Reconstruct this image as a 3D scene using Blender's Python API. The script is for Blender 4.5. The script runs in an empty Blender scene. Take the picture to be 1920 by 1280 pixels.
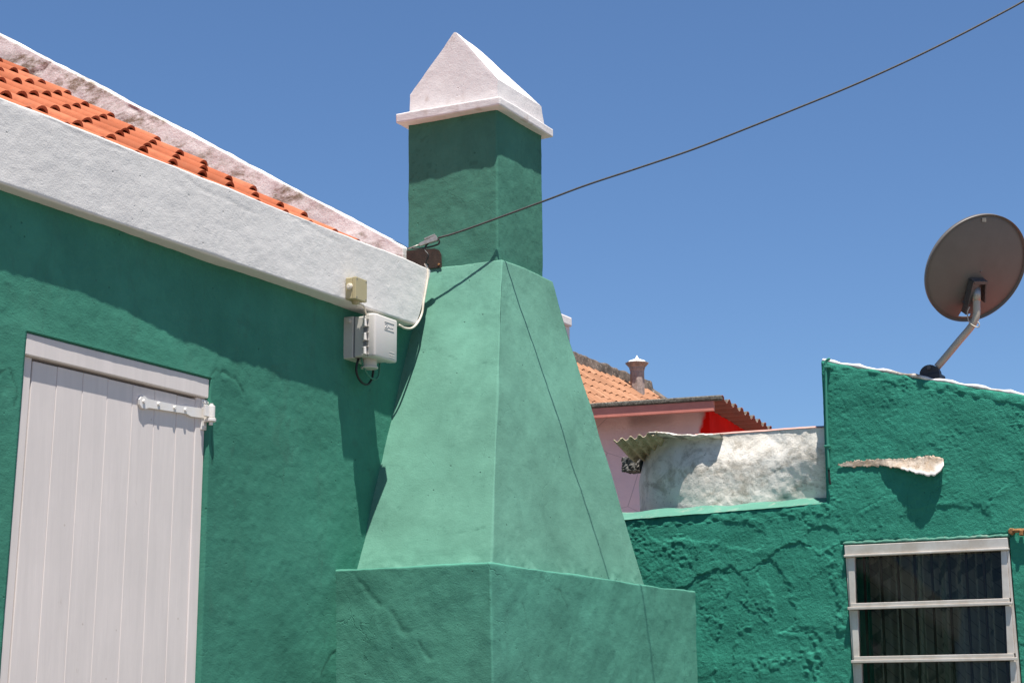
import bpy, bmesh, math, random
import numpy as np
from mathutils import Vector, Matrix

random.seed(7)
scene = bpy.context.scene
COL = scene.collection

# ------------------------------------------------------------------ camera
# world: X runs along the wall of the left house (away from the camera), Y runs into that wall, Z up; metres
PITCH, ROLL, YAW, FPX = .199198, -.0039783, .487693, 3484.37
CAM = np.array([0., -4.6, 1.6])
FW = np.array([math.cos(YAW) * math.cos(PITCH), math.sin(YAW) * math.cos(PITCH), math.sin(PITCH)])
_r = np.array([math.sin(YAW), -math.cos(YAW), 0.]); _u = np.cross(_r, FW)
RT = math.cos(ROLL) * _r + math.sin(ROLL) * _u
UP = -math.sin(ROLL) * _r + math.cos(ROLL) * _u
cam = bpy.data.objects.new('camera', bpy.data.cameras.new('camera'))
COL.objects.link(cam)
cam.data.sensor_width = 36.0
cam.data.lens = FPX * 36 / 1920
cam.data.clip_start = .05
cam.data.clip_end = 5000
cam.matrix_world = Matrix(((RT[0], UP[0], -FW[0], CAM[0]), (RT[1], UP[1], -FW[1], CAM[1]), (RT[2], UP[2], -FW[2], CAM[2]), (0, 0, 0, 1)))
scene.camera = cam

# ------------------------------------------------------------------ sky, sun, exposure
SUN_DIR = Vector((.205, .210, -1.0)).normalized()          # the way the light travels
EL = math.asin(-SUN_DIR.z)
AZ = math.atan2(-SUN_DIR.x, -SUN_DIR.y)                  # clockwise from +Y
world = bpy.data.worlds.new('World'); scene.world = world
world.use_nodes = True
wn = world.node_tree
bg = wn.nodes['Background']
sky = wn.nodes.new('ShaderNodeTexSky'); sky.sky_type = 'NISHITA'
sky.sun_disc = False
sky.sun_elevation = EL; sky.sun_rotation = AZ
sky.altitude = 3000; sky.air_density = 1.45; sky.dust_density = 0.9; sky.ozone_density = 10
wn.links.new(sky.outputs[0], bg.inputs['Color'])
bg.inputs['Strength'].default_value = .066
sun = bpy.data.objects.new('sun', bpy.data.lights.new('sun', 'SUN')); COL.objects.link(sun)
sun.data.energy = 5.0; sun.data.angle = math.radians(.5); sun.data.color = (1.0, .955, .88)
sun.rotation_euler = SUN_DIR.to_track_quat('-Z', 'Y').to_euler()
sun.location = (0, 0, 30)
vs = scene.view_settings
scene.display_settings.display_device = 'sRGB'
vs.view_transform = 'Standard'; vs.look = 'None'; vs.exposure = 0.9; vs.gamma = 1.0; vs.use_curve_mapping = False
scene.cycles.max_bounces = 8; scene.cycles.diffuse_bounces = 5

# ------------------------------------------------------------------ measuring helpers: where a sight line meets a plane of the place
def ray(x, y): return RT * ((x - 960) / FPX) - UP * ((y - 640) / FPX) + FW
def on_p(x, y, p, n):
    d = ray(x, y); p = np.array(p, float); n = np.array(n, float)
    return CAM + d * (((p - CAM) @ n) / (d @ n))
def on_x(x, y, X): return on_p(x, y, (X, 0, 0), (1, 0, 0))
def on_y(x, y, Y): return on_p(x, y, (0, Y, 0), (0, 1, 0))
def on_d(x, y, dist): return CAM + ray(x, y) * dist

# ------------------------------------------------------------------ noise
def _hash(i, j, k, seed):
    h = (i.astype(np.int64) * 374761393 + j.astype(np.int64) * 668265263 + k.astype(np.int64) * 2147483647 + seed * 974711) & 0xffffffff
    h = ((h ^ (h >> 13)) * 1274126177) & 0xffffffff
    h = ((h ^ (h >> 16)) * 2246822519) & 0xffffffff
    return ((h ^ (h >> 15)) & 0xffffff) / float(0xffffff)
def vnoise(P, freq, seed=0):
    P = np.asarray(P, float) * freq + 1000.0
    I = np.floor(P).astype(np.int64); f = P - I
    f = f * f * f * (f * (f * 6 - 15) + 10)
    o = 0
    for a in (0, 1):
        wx = f[:, 0] if a else 1 - f[:, 0]
        for b in (0, 1):
            wy = f[:, 1] if b else 1 - f[:, 1]
            for c in (0, 1):
                wz = f[:, 2] if c else 1 - f[:, 2]
                o = o + wx * wy * wz * _hash(I[:, 0] + a, I[:, 1] + b, I[:, 2] + c, seed)
    return o * 2 - 1
def fbm(P, freq, octs=3, seed=0, gain=.5):
    o = 0; a = 1.; s = 0
    for i in range(octs):
        o = o + a * vnoise(P, freq * 2.03 ** i, seed + i * 17); s += a; a *= gain
    return o / s
def sstep(a, b, x):
    t = np.clip((x - a) / (b - a), 0, 1); return t * t * (3 - 2 * t)
def pdist(A, B, pts):
    """distance and signed side of the points (A, B) to a polyline"""
    best = np.full(A.shape, 1e9); side = np.zeros(A.shape)
    for (x0, y0), (x1, y1) in zip(pts[:-1], pts[1:]):
        dx, dy = x1 - x0, y1 - y0; L2 = dx * dx + dy * dy + 1e-12
        t = np.clip(((A - x0) * dx + (B - y0) * dy) / L2, 0, 1)
        d = np.hypot(A - x0 - t * dx, B - y0 - t * dy)
        s = (A - x0) * dy - (B - y0) * dx
        m = d < best; best = np.where(m, d, best); side = np.where(m, np.sign(s), side)
    return best, side

# ------------------------------------------------------------------ objects
ORG = {}
def setp(o, label=None, cat=None, group=None, kind=None):
    if label: o['label'] = label
    if cat: o['category'] = cat
    if group: o['group'] = group
    if kind: o['kind'] = kind
    return o
def thing(name, label, cat, loc=(0, 0, 0), group=None):
    o = bpy.data.objects.new(name, None); COL.objects.link(o)
    o.location = loc; o.empty_display_size = .2
    ORG[o.name] = np.array(loc, float)
    return setp(o, label, cat, group)
def link_mesh(name, me, mat, parent=None, smooth=True):
    o = bpy.data.objects.new(name, me); COL.objects.link(o)
    if mat is not None:
        for m in (mat if isinstance(mat, (list, tuple)) else [mat]): me.materials.append(m)
    org = ORG[parent.name] if parent is not None else np.zeros(3)
    ORG[o.name] = org
    if parent is not None: o.parent = parent
    if smooth: me.polygons.foreach_set('use_smooth', np.ones(len(me.polygons), bool))
    me.update()
    return o
def mesh_np(name, V, F, mat, parent=None, smooth=True, attr=None, mi=None):
    org = ORG[parent.name] if parent is not None else np.zeros(3)
    V = np.asarray(V, float) - org
    me = bpy.data.meshes.new(name)
    me.from_pydata(V.tolist(), [], F.tolist() if hasattr(F, 'tolist') else F)
    if attr is not None:
        for k, v in attr.items():
            a = me.attributes.new(k, 'FLOAT', 'POINT'); a.data.foreach_set('value', np.asarray(v, np.float32))
    o = link_mesh(name, me, mat, parent, smooth)
    if mi is not None: me.polygons.foreach_set('material_index', np.asarray(mi, np.int32))
    return o
def bm_obj(name, bm, mat, parent=None, smooth=False):
    org = ORG[parent.name] if parent is not None else np.zeros(3)
    bmesh.ops.translate(bm, verts=bm.verts, vec=Vector(-org))
    bmesh.ops.recalc_face_normals(bm, faces=bm.faces)
    me = bpy.data.meshes.new(name); bm.to_mesh(me); bm.free()
    return link_mesh(name, me, mat, parent, smooth)
def bm_hexa(bm, c, bev=0, seg=1):
    """box from 8 corners: bottom ring then top ring"""
    v = [bm.verts.new(p) for p in c]
    fs = [bm.faces.new([v[i] for i in q]) for q in ((0, 3, 2, 1), (4, 5, 6, 7), (0, 1, 5, 4), (1, 2, 6, 5), (2, 3, 7, 6), (3, 0, 4, 7))]
    if bev:
        es = list({e for f in fs for e in f.edges})
        bmesh.ops.bevel(bm, geom=es, offset=bev, segments=seg, affect='EDGES', profile=.5)
    return v
def bm_box(bm, x0, x1, y0, y1, z0, z1, bev=0, seg=1):
    return bm_hexa(bm, [(x0, y0, z0), (x1, y0, z0), (x1, y1, z0), (x0, y1, z0), (x0, y0, z1), (x1, y0, z1), (x1, y1, z1), (x0, y1, z1)], bev, seg)
def bm_cyl(bm, p, q, r0, r1=None, n=16, bev=0):
    p, q = Vector(p), Vector(q); r1 = r0 if r1 is None else r1
    ax = (q - p).normalized(); a = ax.orthogonal().normalized(); b = ax.cross(a)
    A = [bm.verts.new(p + (a * math.cos(t) + b * math.sin(t)) * r0) for t in [2 * math.pi * i / n for i in range(n)]]
    B = [bm.verts.new(q + (a * math.cos(t) + b * math.sin(t)) * r1) for t in [2 * math.pi * i / n for i in range(n)]]
    for i in range(n): bm.faces.new((A[i], A[(i + 1) % n], B[(i + 1) % n], B[i]))
    f0 = bm.faces.new(A[::-1]); f1 = bm.faces.new(B)
    if bev: bmesh.ops.bevel(bm, geom=list(f0.edges) + list(f1.edges), offset=bev, segments=2, affect='EDGES', profile=.5)
def bm_prism(bm, poly, e):
    """polygon (3-D points) extruded by e"""
    e = Vector(e); A = [bm.verts.new(p) for p in poly]; B = [bm.verts.new(Vector(p) + e) for p in poly]
    n = len(A); bm.faces.new(A); bm.faces.new(B[::-1])
    for i in range(n): bm.faces.new((A[i], B[i], B[(i + 1) % n], A[(i + 1) % n]))
def catmull(pts, n=8):
    P = [np.array(p, float) for p in pts]; P = [2 * P[0] - P[1]] + P + [2 * P[-1] - P[-2]]
    out = []
    for i in range(1, len(P) - 2):
        for k in range(n):
            t = k / n
            out.append(.5 * (2 * P[i] + (P[i + 1] - P[i - 1]) * t + (2 * P[i - 1] - 5 * P[i] + 4 * P[i + 1] - P[i + 2]) * t * t + (3 * P[i] - P[i - 1] - 3 * P[i + 1] + P[i + 2]) * t ** 3))
    out.append(P[-2]); return out
def bm_tube(bm, pts, r, n=8, smooth_n=6):
    pts = catmull(pts, smooth_n) if smooth_n else [np.array(p, float) for p in pts]
    pts = [Vector(p) for p in pts]
    rings = []; a = None
    for i, p in enumerate(pts):
        t = (pts[min(i + 1, len(pts) - 1)] - pts[max(i - 1, 0)]).normalized()
        a = t.orthogonal().normalized() if a is None else (a - t * a.dot(t)).normalized()
        b = t.cross(a); rr = r(i / (len(pts) - 1)) if callable(r) else r
        rings.append([bm.verts.new(p + (a * math.cos(w) + b * math.sin(w)) * rr) for w in [2 * math.pi * k / n for k in range(n)]])
    for A, B in zip(rings[:-1], rings[1:]):
        for k in range(n): bm.faces.new((A[k], A[(k + 1) % n], B[(k + 1) % n], B[k]))
    bm.faces.new(rings[0][::-1]); bm.faces.new(rings[-1])

def coords(lo, hi, dlo, dhi, step, coarse=.12, extra=()):
    a = []
    if lo < dlo: a += list(np.linspace(lo, dlo, max(2, int((dlo - lo) / coarse) + 1))[:-1])
    a += list(np.linspace(max(lo, dlo), min(hi, dhi), max(2, int((min(hi, dhi) - max(lo, dlo)) / step) + 1)))
    if hi > dhi: a += list(np.linspace(dhi, hi, max(2, int((hi - dhi) / coarse) + 1))[1:])
    a = [x for x in a if all(abs(x - e) > step * .35 for e in extra)] + list(extra)
    return np.array(sorted(a))

def panel(name, us, vv, base, nrm, hfun, mat, parent, holes=(), thick=.1, skip=None):
    """wall sheet with real relief, openings with reveals, and a returned edge"""
    U, V = np.meshgrid(us, vv, indexing='ij'); nu, nv = U.shape
    P = base(U.ravel(), V.ravel()); nrm = np.array(nrm, float)
    h, wear_tone = hfun(P)
    P = P + nrm * h[:, None]
    idx = np.arange(nu * nv).reshape(nu, nv)
    cu = (us[:-1] + us[1:]) / 2; cv = (vv[:-1] + vv[1:]) / 2
    keep = np.ones((nu - 1, nv - 1), bool)
    for (a, b, c, d) in holes: keep &= ~((cu[:, None] > a) & (cu[:, None] < b) & (cv[None, :] > c) & (cv[None, :] < d))
    i, j = np.nonzero(keep)
    Q = np.stack([idx[i, j], idx[i + 1, j], idx[i + 1, j + 1], idx[i, j + 1]], 1)
    # boundary edges -> returns
    E = np.concatenate([Q[:, [0, 1]], Q[:, [1, 2]], Q[:, [2, 3]], Q[:, [3, 0]]])
    S = np.sort(E, 1); key = S[:, 0] * (nu * nv) + S[:, 1]
    u, first, cnt = np.unique(key, return_index=True, return_counts=True)
    B = E[first[cnt == 1]]
    bv = np.unique(B); new = np.full(nu * nv, -1); new[bv] = nu * nv + np.arange(len(bv))
    back = P[bv] - nrm * thick
    R = np.stack([B[:, 1], B[:, 0], new[B[:, 0]], new[B[:, 1]]], 1)
    VV = np.concatenate([P, back]); FF = np.concatenate([Q, R])
    used = np.unique(FF); rm = np.full(len(VV), -1); rm[used] = np.arange(len(used))
    w = np.concatenate([wear_tone, wear_tone[bv]])[used]
    # orient along nrm
    a, b, c = VV[Q[0, 0]], VV[Q[0, 1]], VV[Q[0, 2]]
    if np.cross(b - a, c - a) @ nrm < 0: FF = FF[:, ::-1]
    return mesh_np(name, VV[used], rm[FF], mat, parent, True, {'wear_tone': w})

def block(name, c8, res, r, hfun, mat, parent, faces='xXyYzZ', dims=None, zs=None):
    """plastered block: eight corners (bottom ring x0y0, x1y0, x1y1, x0y1, then the top ring), worn round edges, real relief"""
    c8 = np.array(c8, float)
    if dims is None: dims = (np.linalg.norm(c8[1] - c8[0]), np.linalg.norm(c8[3] - c8[0]), np.linalg.norm(c8[4] - c8[0]))
    ax = []
    for k, L in enumerate(dims):
        n = max(3, int(L / res) + 1)
        t = set(np.round(np.linspace(0, L, n), 5))
        if k == 2 and zs is not None: t = set(np.round(zs * L, 5))
        for f in (.12, .3, .55, 1.0): t |= {round(r * f, 5), round(L - r * f, 5)}
        ax.append(np.array(sorted(t)))
    Vs, Fs, off = [], [], 0
    for code in faces:
        k = 'xyz'.index(code.lower()); hi = code.isupper()
        i, j = [q for q in range(3) if q != k]
        A, B = np.meshgrid(ax[i], ax[j], indexing='ij')
        p = np.zeros((A.size, 3)); p[:, i] = A.ravel(); p[:, j] = B.ravel(); p[:, k] = dims[k] if hi else 0
        n1, n2 = A.shape; idx = np.arange(n1 * n2).reshape(n1, n2) + off
        q = np.stack([idx[:-1, :-1], idx[1:, :-1], idx[1:, 1:], idx[:-1, 1:]], -1).reshape(-1, 4)
        flip = (hi if k != 1 else not hi)
        if not flip: q = q[:, ::-1]
        Vs.append(p); Fs.append(q); off += n1 * n2
    V = np.concatenate(Vs); F = np.concatenate(Fs)
    K = np.round(V * 1e5).astype(np.int64); _, fi, inv = np.unique(K, axis=0, return_index=True, return_inverse=True)
    V = V[fi]; F = inv.reshape(-1)[F]
    rr = (r * (.85 + .35 * vnoise(V, 5, 5)))[:, None]
    lo = rr * np.ones(3); hi_ = np.array(dims) - rr
    inner = np.minimum(np.maximum(V, lo), hi_); d = V - inner; L = np.linalg.norm(d, axis=1, keepdims=True)
    V2 = inner + d / np.maximum(L, 1e-9) * np.minimum(L, rr)
    t = V2 / np.array(dims)
    w = [(1 - t[:, 0]) * (1 - t[:, 1]), t[:, 0] * (1 - t[:, 1]), t[:, 0] * t[:, 1], (1 - t[:, 0]) * t[:, 1]]
    P = sum(w[i][:, None] * (c8[i] * (1 - t[:, 2:3]) + c8[i + 4] * t[:, 2:3]) for i in range(4))
    fn = np.cross(P[F[:, 2]] - P[F[:, 0]], P[F[:, 3]] - P[F[:, 1]])
    N = np.zeros_like(P)
    for q in range(4): np.add.at(N, F[:, q], fn)
    N /= np.maximum(np.linalg.norm(N, axis=1, keepdims=True), 1e-12)
    h, wear_tone = hfun(P, N)
    return mesh_np(name, P + N * h[:, None], F, mat, parent, True, {'wear_tone': wear_tone})

# ------------------------------------------------------------------ materials
class NT:
    def __init__(s, name):
        s.m = bpy.data.materials.new(name); s.m.use_nodes = True
        s.t = s.m.node_tree; s.b = s.t.nodes['Principled BSDF']
        s.pos = s.n('ShaderNodeNewGeometry').outputs['Position']
    def n(s, t, **k):
        q = s.t.nodes.new(t)
        for a, v in k.items(): setattr(q, a, v)
        return q
    def l(s, a, b): s.t.links.new(a, b)
    def mapped(s, sc):
        q = s.n('ShaderNodeMapping'); q.inputs['Scale'].default_value = sc; s.l(s.pos, q.inputs['Vector']); return q.outputs[0]
    def noise(s, scale, detail=4, rough=.55, vec=None, dist=0):
        q = s.n('ShaderNodeTexNoise'); q.inputs['Scale'].default_value = scale; q.inputs['Detail'].default_value = detail
        q.inputs['Roughness'].default_value = rough; q.inputs['Distortion'].default_value = dist
        s.l(vec if vec is not None else s.pos, q.inputs['Vector']); return q.outputs['Fac']
    def vor(s, scale, feat='F1', vec=None):
        q = s.n('ShaderNodeTexVoronoi', feature=feat); q.inputs['Scale'].default_value = scale
        s.l(vec if vec is not None else s.pos, q.inputs['Vector']); return q.outputs['Distance']
    def ramp(s, x, lo, hi, a=0., b=1.):
        q = s.n('ShaderNodeMapRange'); q.inputs['From Min'].default_value = lo; q.inputs['From Max'].default_value = hi
        q.inputs['To Min'].default_value = a; q.inputs['To Max'].default_value = b; s.l(x, q.inputs['Value']); return q.outputs[0]
    def math(s, op, a, b=None):
        q = s.n('ShaderNodeMath', operation=op)
        for i, v in enumerate((a, b)):
            if v is None: continue
            if isinstance(v, (int, float)): q.inputs[i].default_value = v
            else: s.l(v, q.inputs[i])
        return q.outputs[0]
    def mix(s, f, a, b):
        q = s.n('ShaderNodeMix', data_type='RGBA')
        for i, v in ((0, f), (6, a), (7, b)):
            if isinstance(v, (int, float)): q.inputs[i].default_value = v
            elif isinstance(v, tuple): q.inputs[i].default_value = (*v, 1)
            else: s.l(v, q.inputs[i])
        return q.outputs[2]
    def attr(s, name): q = s.n('ShaderNodeAttribute', attribute_name=name); return q.outputs['Fac']
    def bump(s, h, dist, strength=1.0, prev=None):
        q = s.n('ShaderNodeBump'); q.inputs['Distance'].default_value = dist; q.inputs['Strength'].default_value = strength
        s.l(h, q.inputs['Height'])
        if prev is not None: s.l(prev, q.inputs['Normal'])
        return q.outputs[0]
    def done(s, col, rough=.7, normal=None, metal=0., spec=.4):
        if isinstance(col, tuple): s.b.inputs['Base Color'].default_value = (*col, 1)
        else: s.l(col, s.b.inputs['Base Color'])
        if isinstance(rough, (int, float)): s.b.inputs['Roughness'].default_value = rough
        else: s.l(rough, s.b.inputs['Roughness'])
        s.b.inputs['Metallic'].default_value = metal; s.b.inputs['Specular IOR Level'].default_value = spec
        if normal is not None: s.l(normal, s.b.inputs['Normal'])
        return s.m
def mul(c, k): return tuple(min(1, x * k) for x in c)

def paint(name, col, grime=(.2, .2, .2), grime_amt=.25, wear_tone_col=None, bump=1.0, var=.18, trowel=.6, fine=1.0, hue2=None, grain=1.0, crack=.5, stucco=0., chalk=.35, pits=.5):
    m = NT(name)
    big = m.noise(1.7, 6, .62, dist=.5); mid = m.noise(8, 6, .68, dist=.3); spk = m.noise(60, 3, .6)
    c = m.mix(m.ramp(big, .32, .68), mul(col, 1 - var), mul(col, 1 + var))
    c = m.mix(m.ramp(mid, .42, .70, 0, .55), c, mul(hue2 or col, 1 - var * .8))
    # chalky faded patches, left by brush strokes
    ch = m.math('MULTIPLY', m.ramp(m.noise(2.6, 6, .7, None, .9), .52, .68), m.ramp(m.noise(30, 5, .7, m.mapped((1, 1, 2.6))), .35, .62))
    pale = tuple(min(.8, x * 1.25 + .022) for x in col)
    c = m.mix(m.math('MULTIPLY', ch, chalk), c, pale)
    # rain streaks and grime
    g = m.noise(5.5, 7, .7, m.mapped((1.0, 1.0, .22)), .6)
    c = m.mix(m.math('MULTIPLY', m.ramp(g, .54, .72, 0, grime_amt), m.ramp(mid, .3, .6)), c, grime)
    g2 = m.noise(3.4, 8, .74, None, 1.1)
    c = m.mix(m.ramp(g2, .58, .70, 0, grime_amt * .8), c, mul(grime, .9))
    c = m.mix(m.ramp(spk, .66, .78, 0, .35 * grime_amt / .25), c, mul(grime, .8))
    # hairline cracks in some places
    wv = m.n('ShaderNodeVectorMath', operation='ADD'); nz = m.n('ShaderNodeTexNoise'); nz.inputs['Scale'].default_value = 6; nz.inputs['Detail'].default_value = 5
    m.l(m.pos, nz.inputs['Vector']); sc = m.n('ShaderNodeVectorMath', operation='SCALE'); sc.inputs['Scale'].default_value = .22
    m.l(nz.outputs['Color'], sc.inputs[0]); m.l(m.pos, wv.inputs[0]); m.l(sc.outputs[0], wv.inputs[1])
    ce = m.vor(2.3, 'DISTANCE_TO_EDGE', wv.outputs[0])
    cm = m.math('MULTIPLY', m.ramp(ce, .0, .0075, 1, 0), m.ramp(m.noise(1.9, 3, .5, None, .3), .52, .60))
    c = m.mix(m.math('MULTIPLY', cm, crack), c, mul(col, .35))
    # pinholes and small knocks
    pv = m.vor(17, 'F1'); pm = m.math('MULTIPLY', m.ramp(pv, .05, .09, 1, 0), m.ramp(m.noise(5, 2, .5), .5, .56))
    c = m.mix(m.math('MULTIPLY', pm, pits), c, mul(col, .3))
    w = m.attr('wear_tone')
    c = m.mix(w, c, wear_tone_col or mul(col, .35))
    tr = m.noise(38, 4, .6, m.mapped((1., 1., 1.9)), .6)
    nn = m.bump(m.noise(16, 4, .55), .0026 * bump, .55)
    nn = m.bump(tr, .0022 * bump * trowel, .8, nn)
    if stucco: nn = m.bump(m.noise(58, 9, .74, None, .3), .0085 * stucco, .9, nn)
    nn = m.bump(m.noise(150, 4, .6), .0013 * bump * fine, .8, nn)
    nn = m.bump(m.ramp(m.vor(75), .0, .16), .0007 * bump * grain, .6, nn)
    nn = m.bump(m.math('ADD', m.math('MULTIPLY', cm, -1.6 * crack), m.math('MULTIPLY', pm, -1.)), .003, .7, nn)
    return m.done(c, m.ramp(mid, .3, .7, .8, .95), nn, spec=.07)

GREEN_L = (.047, .185, .131)
GREEN_R = (.034, .212, .150)
M = {}
M['green_wall'] = paint('green_wall_paint', GREEN_L, (.055, .12, .092), .4, (.02, .07, .05), crack=.14)
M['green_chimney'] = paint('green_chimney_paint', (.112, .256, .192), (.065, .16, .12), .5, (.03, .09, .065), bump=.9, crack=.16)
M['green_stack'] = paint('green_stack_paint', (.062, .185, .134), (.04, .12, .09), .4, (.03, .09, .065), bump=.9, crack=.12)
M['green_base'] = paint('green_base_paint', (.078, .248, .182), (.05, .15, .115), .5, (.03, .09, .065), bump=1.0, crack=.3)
M['green_rough'] = paint('green_rough_render', GREEN_R, (.020, .12, .088), .35, (.008, .07, .05), bump=1.2, var=.16, fine=2.5, grain=2, crack=.3, stucco=.65, chalk=.3, pits=.8)
M['white_plaster'] = paint('white_plaster', (.635, .612, .59), (.53, .515, .50), .5, (.38, .36, .34), var=.04, bump=1.0, crack=.08, chalk=.2, pits=.4)
M['cap_white'] = paint('cap_whitewash', (.69, .65, .635), (.59, .55, .535), .5, (.42, .33, .28), var=.04, bump=.9, crack=.06, chalk=.1, pits=.3)

def mat_verge():
    m = NT('weathered_whitewash')
    c = m.mix(m.ramp(m.noise(4, 6, .6), .35, .7), (.78, .76, .745), (.67, .645, .625))
    st = m.math('MULTIPLY', m.ramp(m.noise(2.4, 7, .68, m.mapped((1, 1, 2.2)), .9), .46, .58), m.ramp(m.noise(19, 7, .74, m.mapped((1, .6, 1.6))), .40, .56))
    c = m.mix(m.math('MULTIPLY', st, .9), c, (.20, .155, .10))
    c = m.mix(m.ramp(m.noise(40, 5, .7), .64, .72, 0, .35), c, (.20, .165, .14))
    c = m.mix(m.attr('wear_tone'), c, (.26, .19, .175))
    n = m.bump(m.noise(60, 6, .65), .003, .8); n = m.bump(m.noise(9, 5, .6), .008, .4, n)
    return m.done(c, .9, n, spec=.1)
M['verge'] = mat_verge()

def mat_old():
    m = NT('old_limewash')
    c = m.mix(m.ramp(m.noise(5, 7, .7), .35, .68), (.80, .755, .69), (.69, .63, .555))
    st = m.math('MULTIPLY', m.ramp(m.noise(3.4, 8, .7, m.mapped((1, 1, 1.9)), 1.2), .47, .60), m.ramp(m.noise(19, 7, .72), .36, .56))
    c = m.mix(m.math('MULTIPLY', st, .62), c, (.26, .215, .155))
    c = m.mix(m.ramp(m.noise(48, 6, .72), .59, .68, 0, .65), c, (.17, .15, .12))
    c = m.mix(m.attr('wear_tone'), c, (.02, .13, .09)); c = m.mix(m.attr('soot'), c, (.09, .085, .07))
    n = m.bump(m.noise(34, 7, .68), .006, .8); n = m.bump(m.noise(130, 4, .6), .002, .8, n)
    return m.done(c, .9, n, spec=.1)
M['old_wall'] = mat_old()

def simple(name, col, rough=.5, metal=0., spec=.4, var=.12, scale=25, bump=.0008, col2=None, amt=.6):
    m = NT(name)
    c = m.mix(m.ramp(m.noise(scale, 5, .65), .38, .68, 0, amt), col, col2 or mul(col, 1 - var * 2))
    n = m.bump(m.noise(scale * 5, 4, .6), bump, .6)
    return m.done(c, rough, n, metal, spec)
def mat_tile(name, col, hi, dark, lich):
    m = NT(name)
    info = m.n('ShaderNodeObjectInfo').outputs['Random']
    c = m.mix(info, col, hi)
    w2 = m.math('FRACT', m.math('MULTIPLY', info, 7.31)); c = m.mix(m.ramp(w2, .72, .95, 0, .55), c, mul(col, .68))
    w3 = m.math('FRACT', m.math('MULTIPLY', info, 13.7)); c = m.mix(m.ramp(w3, .8, 1., 0, .5), c, tuple(min(1, x * 1.2 + .03) for x in hi))
    c = m.mix(m.ramp(m.noise(14, 6, .65), .4, .7, 0, .6), c, mul(col, .72))
    c = m.mix(m.ramp(m.noise(30, 7, .74), .56, .70, 0, lich), c, dark)
    c = m.mix(m.ramp(m.noise(60, 5, .7), .64, .70, 0, lich * .8), c, (.26, .22, .16))
    n = m.bump(m.noise(140, 4, .6), .0015, .6); n = m.bump(m.noise(35, 4, .6), .003, .5, n)
    return m.done(c, .85, n, spec=.15)
M['tile'] = mat_tile('terracotta', (.35, .098, .044), (.44, .142, .070), (.16, .07, .042), .5)
M['tile_far'] = mat_tile('pale_terracotta', (.34, .165, .092), (.38, .195, .112), (.22, .11, .07), .5)
def mat_door():
    m = NT('door_white_paint')
    br = m.noise(26, 6, .68, m.mapped((1, 1, .07)), .4)
    c = m.mix(m.ramp(br, .35, .68), (.66, .595, .565), (.59, .535, .51))
    c = m.mix(m.ramp(m.noise(2.2, 5, .6), .4, .7, 0, .5), c, (.56, .51, .485))
    c = m.mix(m.math('MULTIPLY', m.ramp(m.noise(7, 8, .75, m.mapped((1, 1, .5))), .63, .70), m.ramp(m.noise(50, 5, .7), .4, .6)), c, (.42, .36, .31))
    c = m.mix(m.ramp(m.vor(9), .03, .045, .45, 0), c, (.34, .28, .22))
    n = m.bump(br, .0014, .7); n = m.bump(m.noise(8, 4, .6, m.mapped((1, 1, .3))), .003, .4, n)
    return m.done(c, .6, n, spec=.25)
M['door_white'] = mat_door()
M['hinge_white'] = simple('hinge_white_paint', (.68, .65, .625), .38, 0, .5, .05, 40, .0008, (.62, .55, .45), .35)
M['box_grey'] = simple('grey_plastic', (.52, .495, .455), .42, 0, .45, .06, 14, .0003, (.44, .42, .38), .6)
M['box_face'] = simple('sun_bleached_plastic', (.55, .515, .485), .45, 0, .45, .04, 9, .0003, (.50, .47, .44), .5)
M['beige'] = simple('beige_plastic', (.41, .345, .195), .45, 0, .45, .05, 12, .0003)
M['seal'] = simple('rubber_seal', (.16, .165, .17), .6)
M['black'] = simple('black_cable', (.012, .012, .012), .5)
M['cable_green'] = simple('green_painted_cable', (.04, .17, .12), .5)
M['conduit_green'] = simple('painted_conduit', GREEN_R, .6, 0, .3, .08, 30, .0006)
M['cable_white'] = simple('cream_cable', (.62, .56, .47), .55, 0, .4, .1, 40, .001, (.40, .33, .26), .5)
M['wire'] = simple('tarnished_wire', (.045, .043, .042), .5, .3, .4, .2, 120, .0006, (.09, .085, .08), .7)
M['steel'] = simple('dull_steel', (.40, .38, .35), .45, .7, .5, .15, 60, .0006, (.22, .19, .16), .6)
M['rustplate'] = simple('tarred_metal', (.032, .025, .021), .75, .0, .2, .2, 30, .002, (.075, .052, .04), .6)
M['rust'] = simple('rusted_iron', (.12, .06, .03), .85, .1, .3, .2, 60, .003, (.45, .22, .08), .9)
M['alu'] = simple('aluminium_frame', (.62, .575, .53), .38, .35, .5, .08, 9, .0006, (.38, .30, .22), .5)
M['dish'] = simple('dish_back', (.138, .126, .116), .5, .1, .4, .1, 8, .0003, (.115, .105, .097), .6)
M['dish_steel'] = simple('bracket_steel', (.13, .125, .125), .5, .5, .4, .2, 40, .0006, (.07, .06, .06), .6)
M['pole'] = simple('pole_paint', (.42, .375, .31), .45, .1, .4, .1, 20, .0006, (.34, .29, .235), .5)
M['dark_plastic'] = simple('dark_bracket', (.03, .03, .036), .5)
M['brown'] = simple('brown_paint', (.045, .022, .014), .5)
M['room'] = simple('dim_room', (.045, .04, .036), .9)
M['red_roof'] = simple('red_roof_paint', (.34, .065, .045), .7, 0, .3, .1, 12, .002, (.28, .09, .07), .6)
M['red_wall'] = paint('red_wall_paint', (.80, .010, .006), (.55, .008, .006), .4, (.2, .01, .01), var=.12)
M['pink_wall'] = paint('pink_wall_paint', (.62, .42, .43), (.50, .34, .35), .5, (.16, .10, .09), var=.05, bump=.7)
M['board'] = simple('painted_board', (.62, .215, .165), .6, 0, .3, .08, 7, .002, (.46, .15, .12), .6)
M['sheet_under'] = simple('sheet_underside', (.30, .075, .05), .8, 0, .3, .15, 10, .003, (.18, .06, .045), .7)
M['block_dark'] = simple('sooty_block', (.05, .047, .042), .9, 0, .2, .2, 40, .006, (.36, .34, .31), .8)
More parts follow.
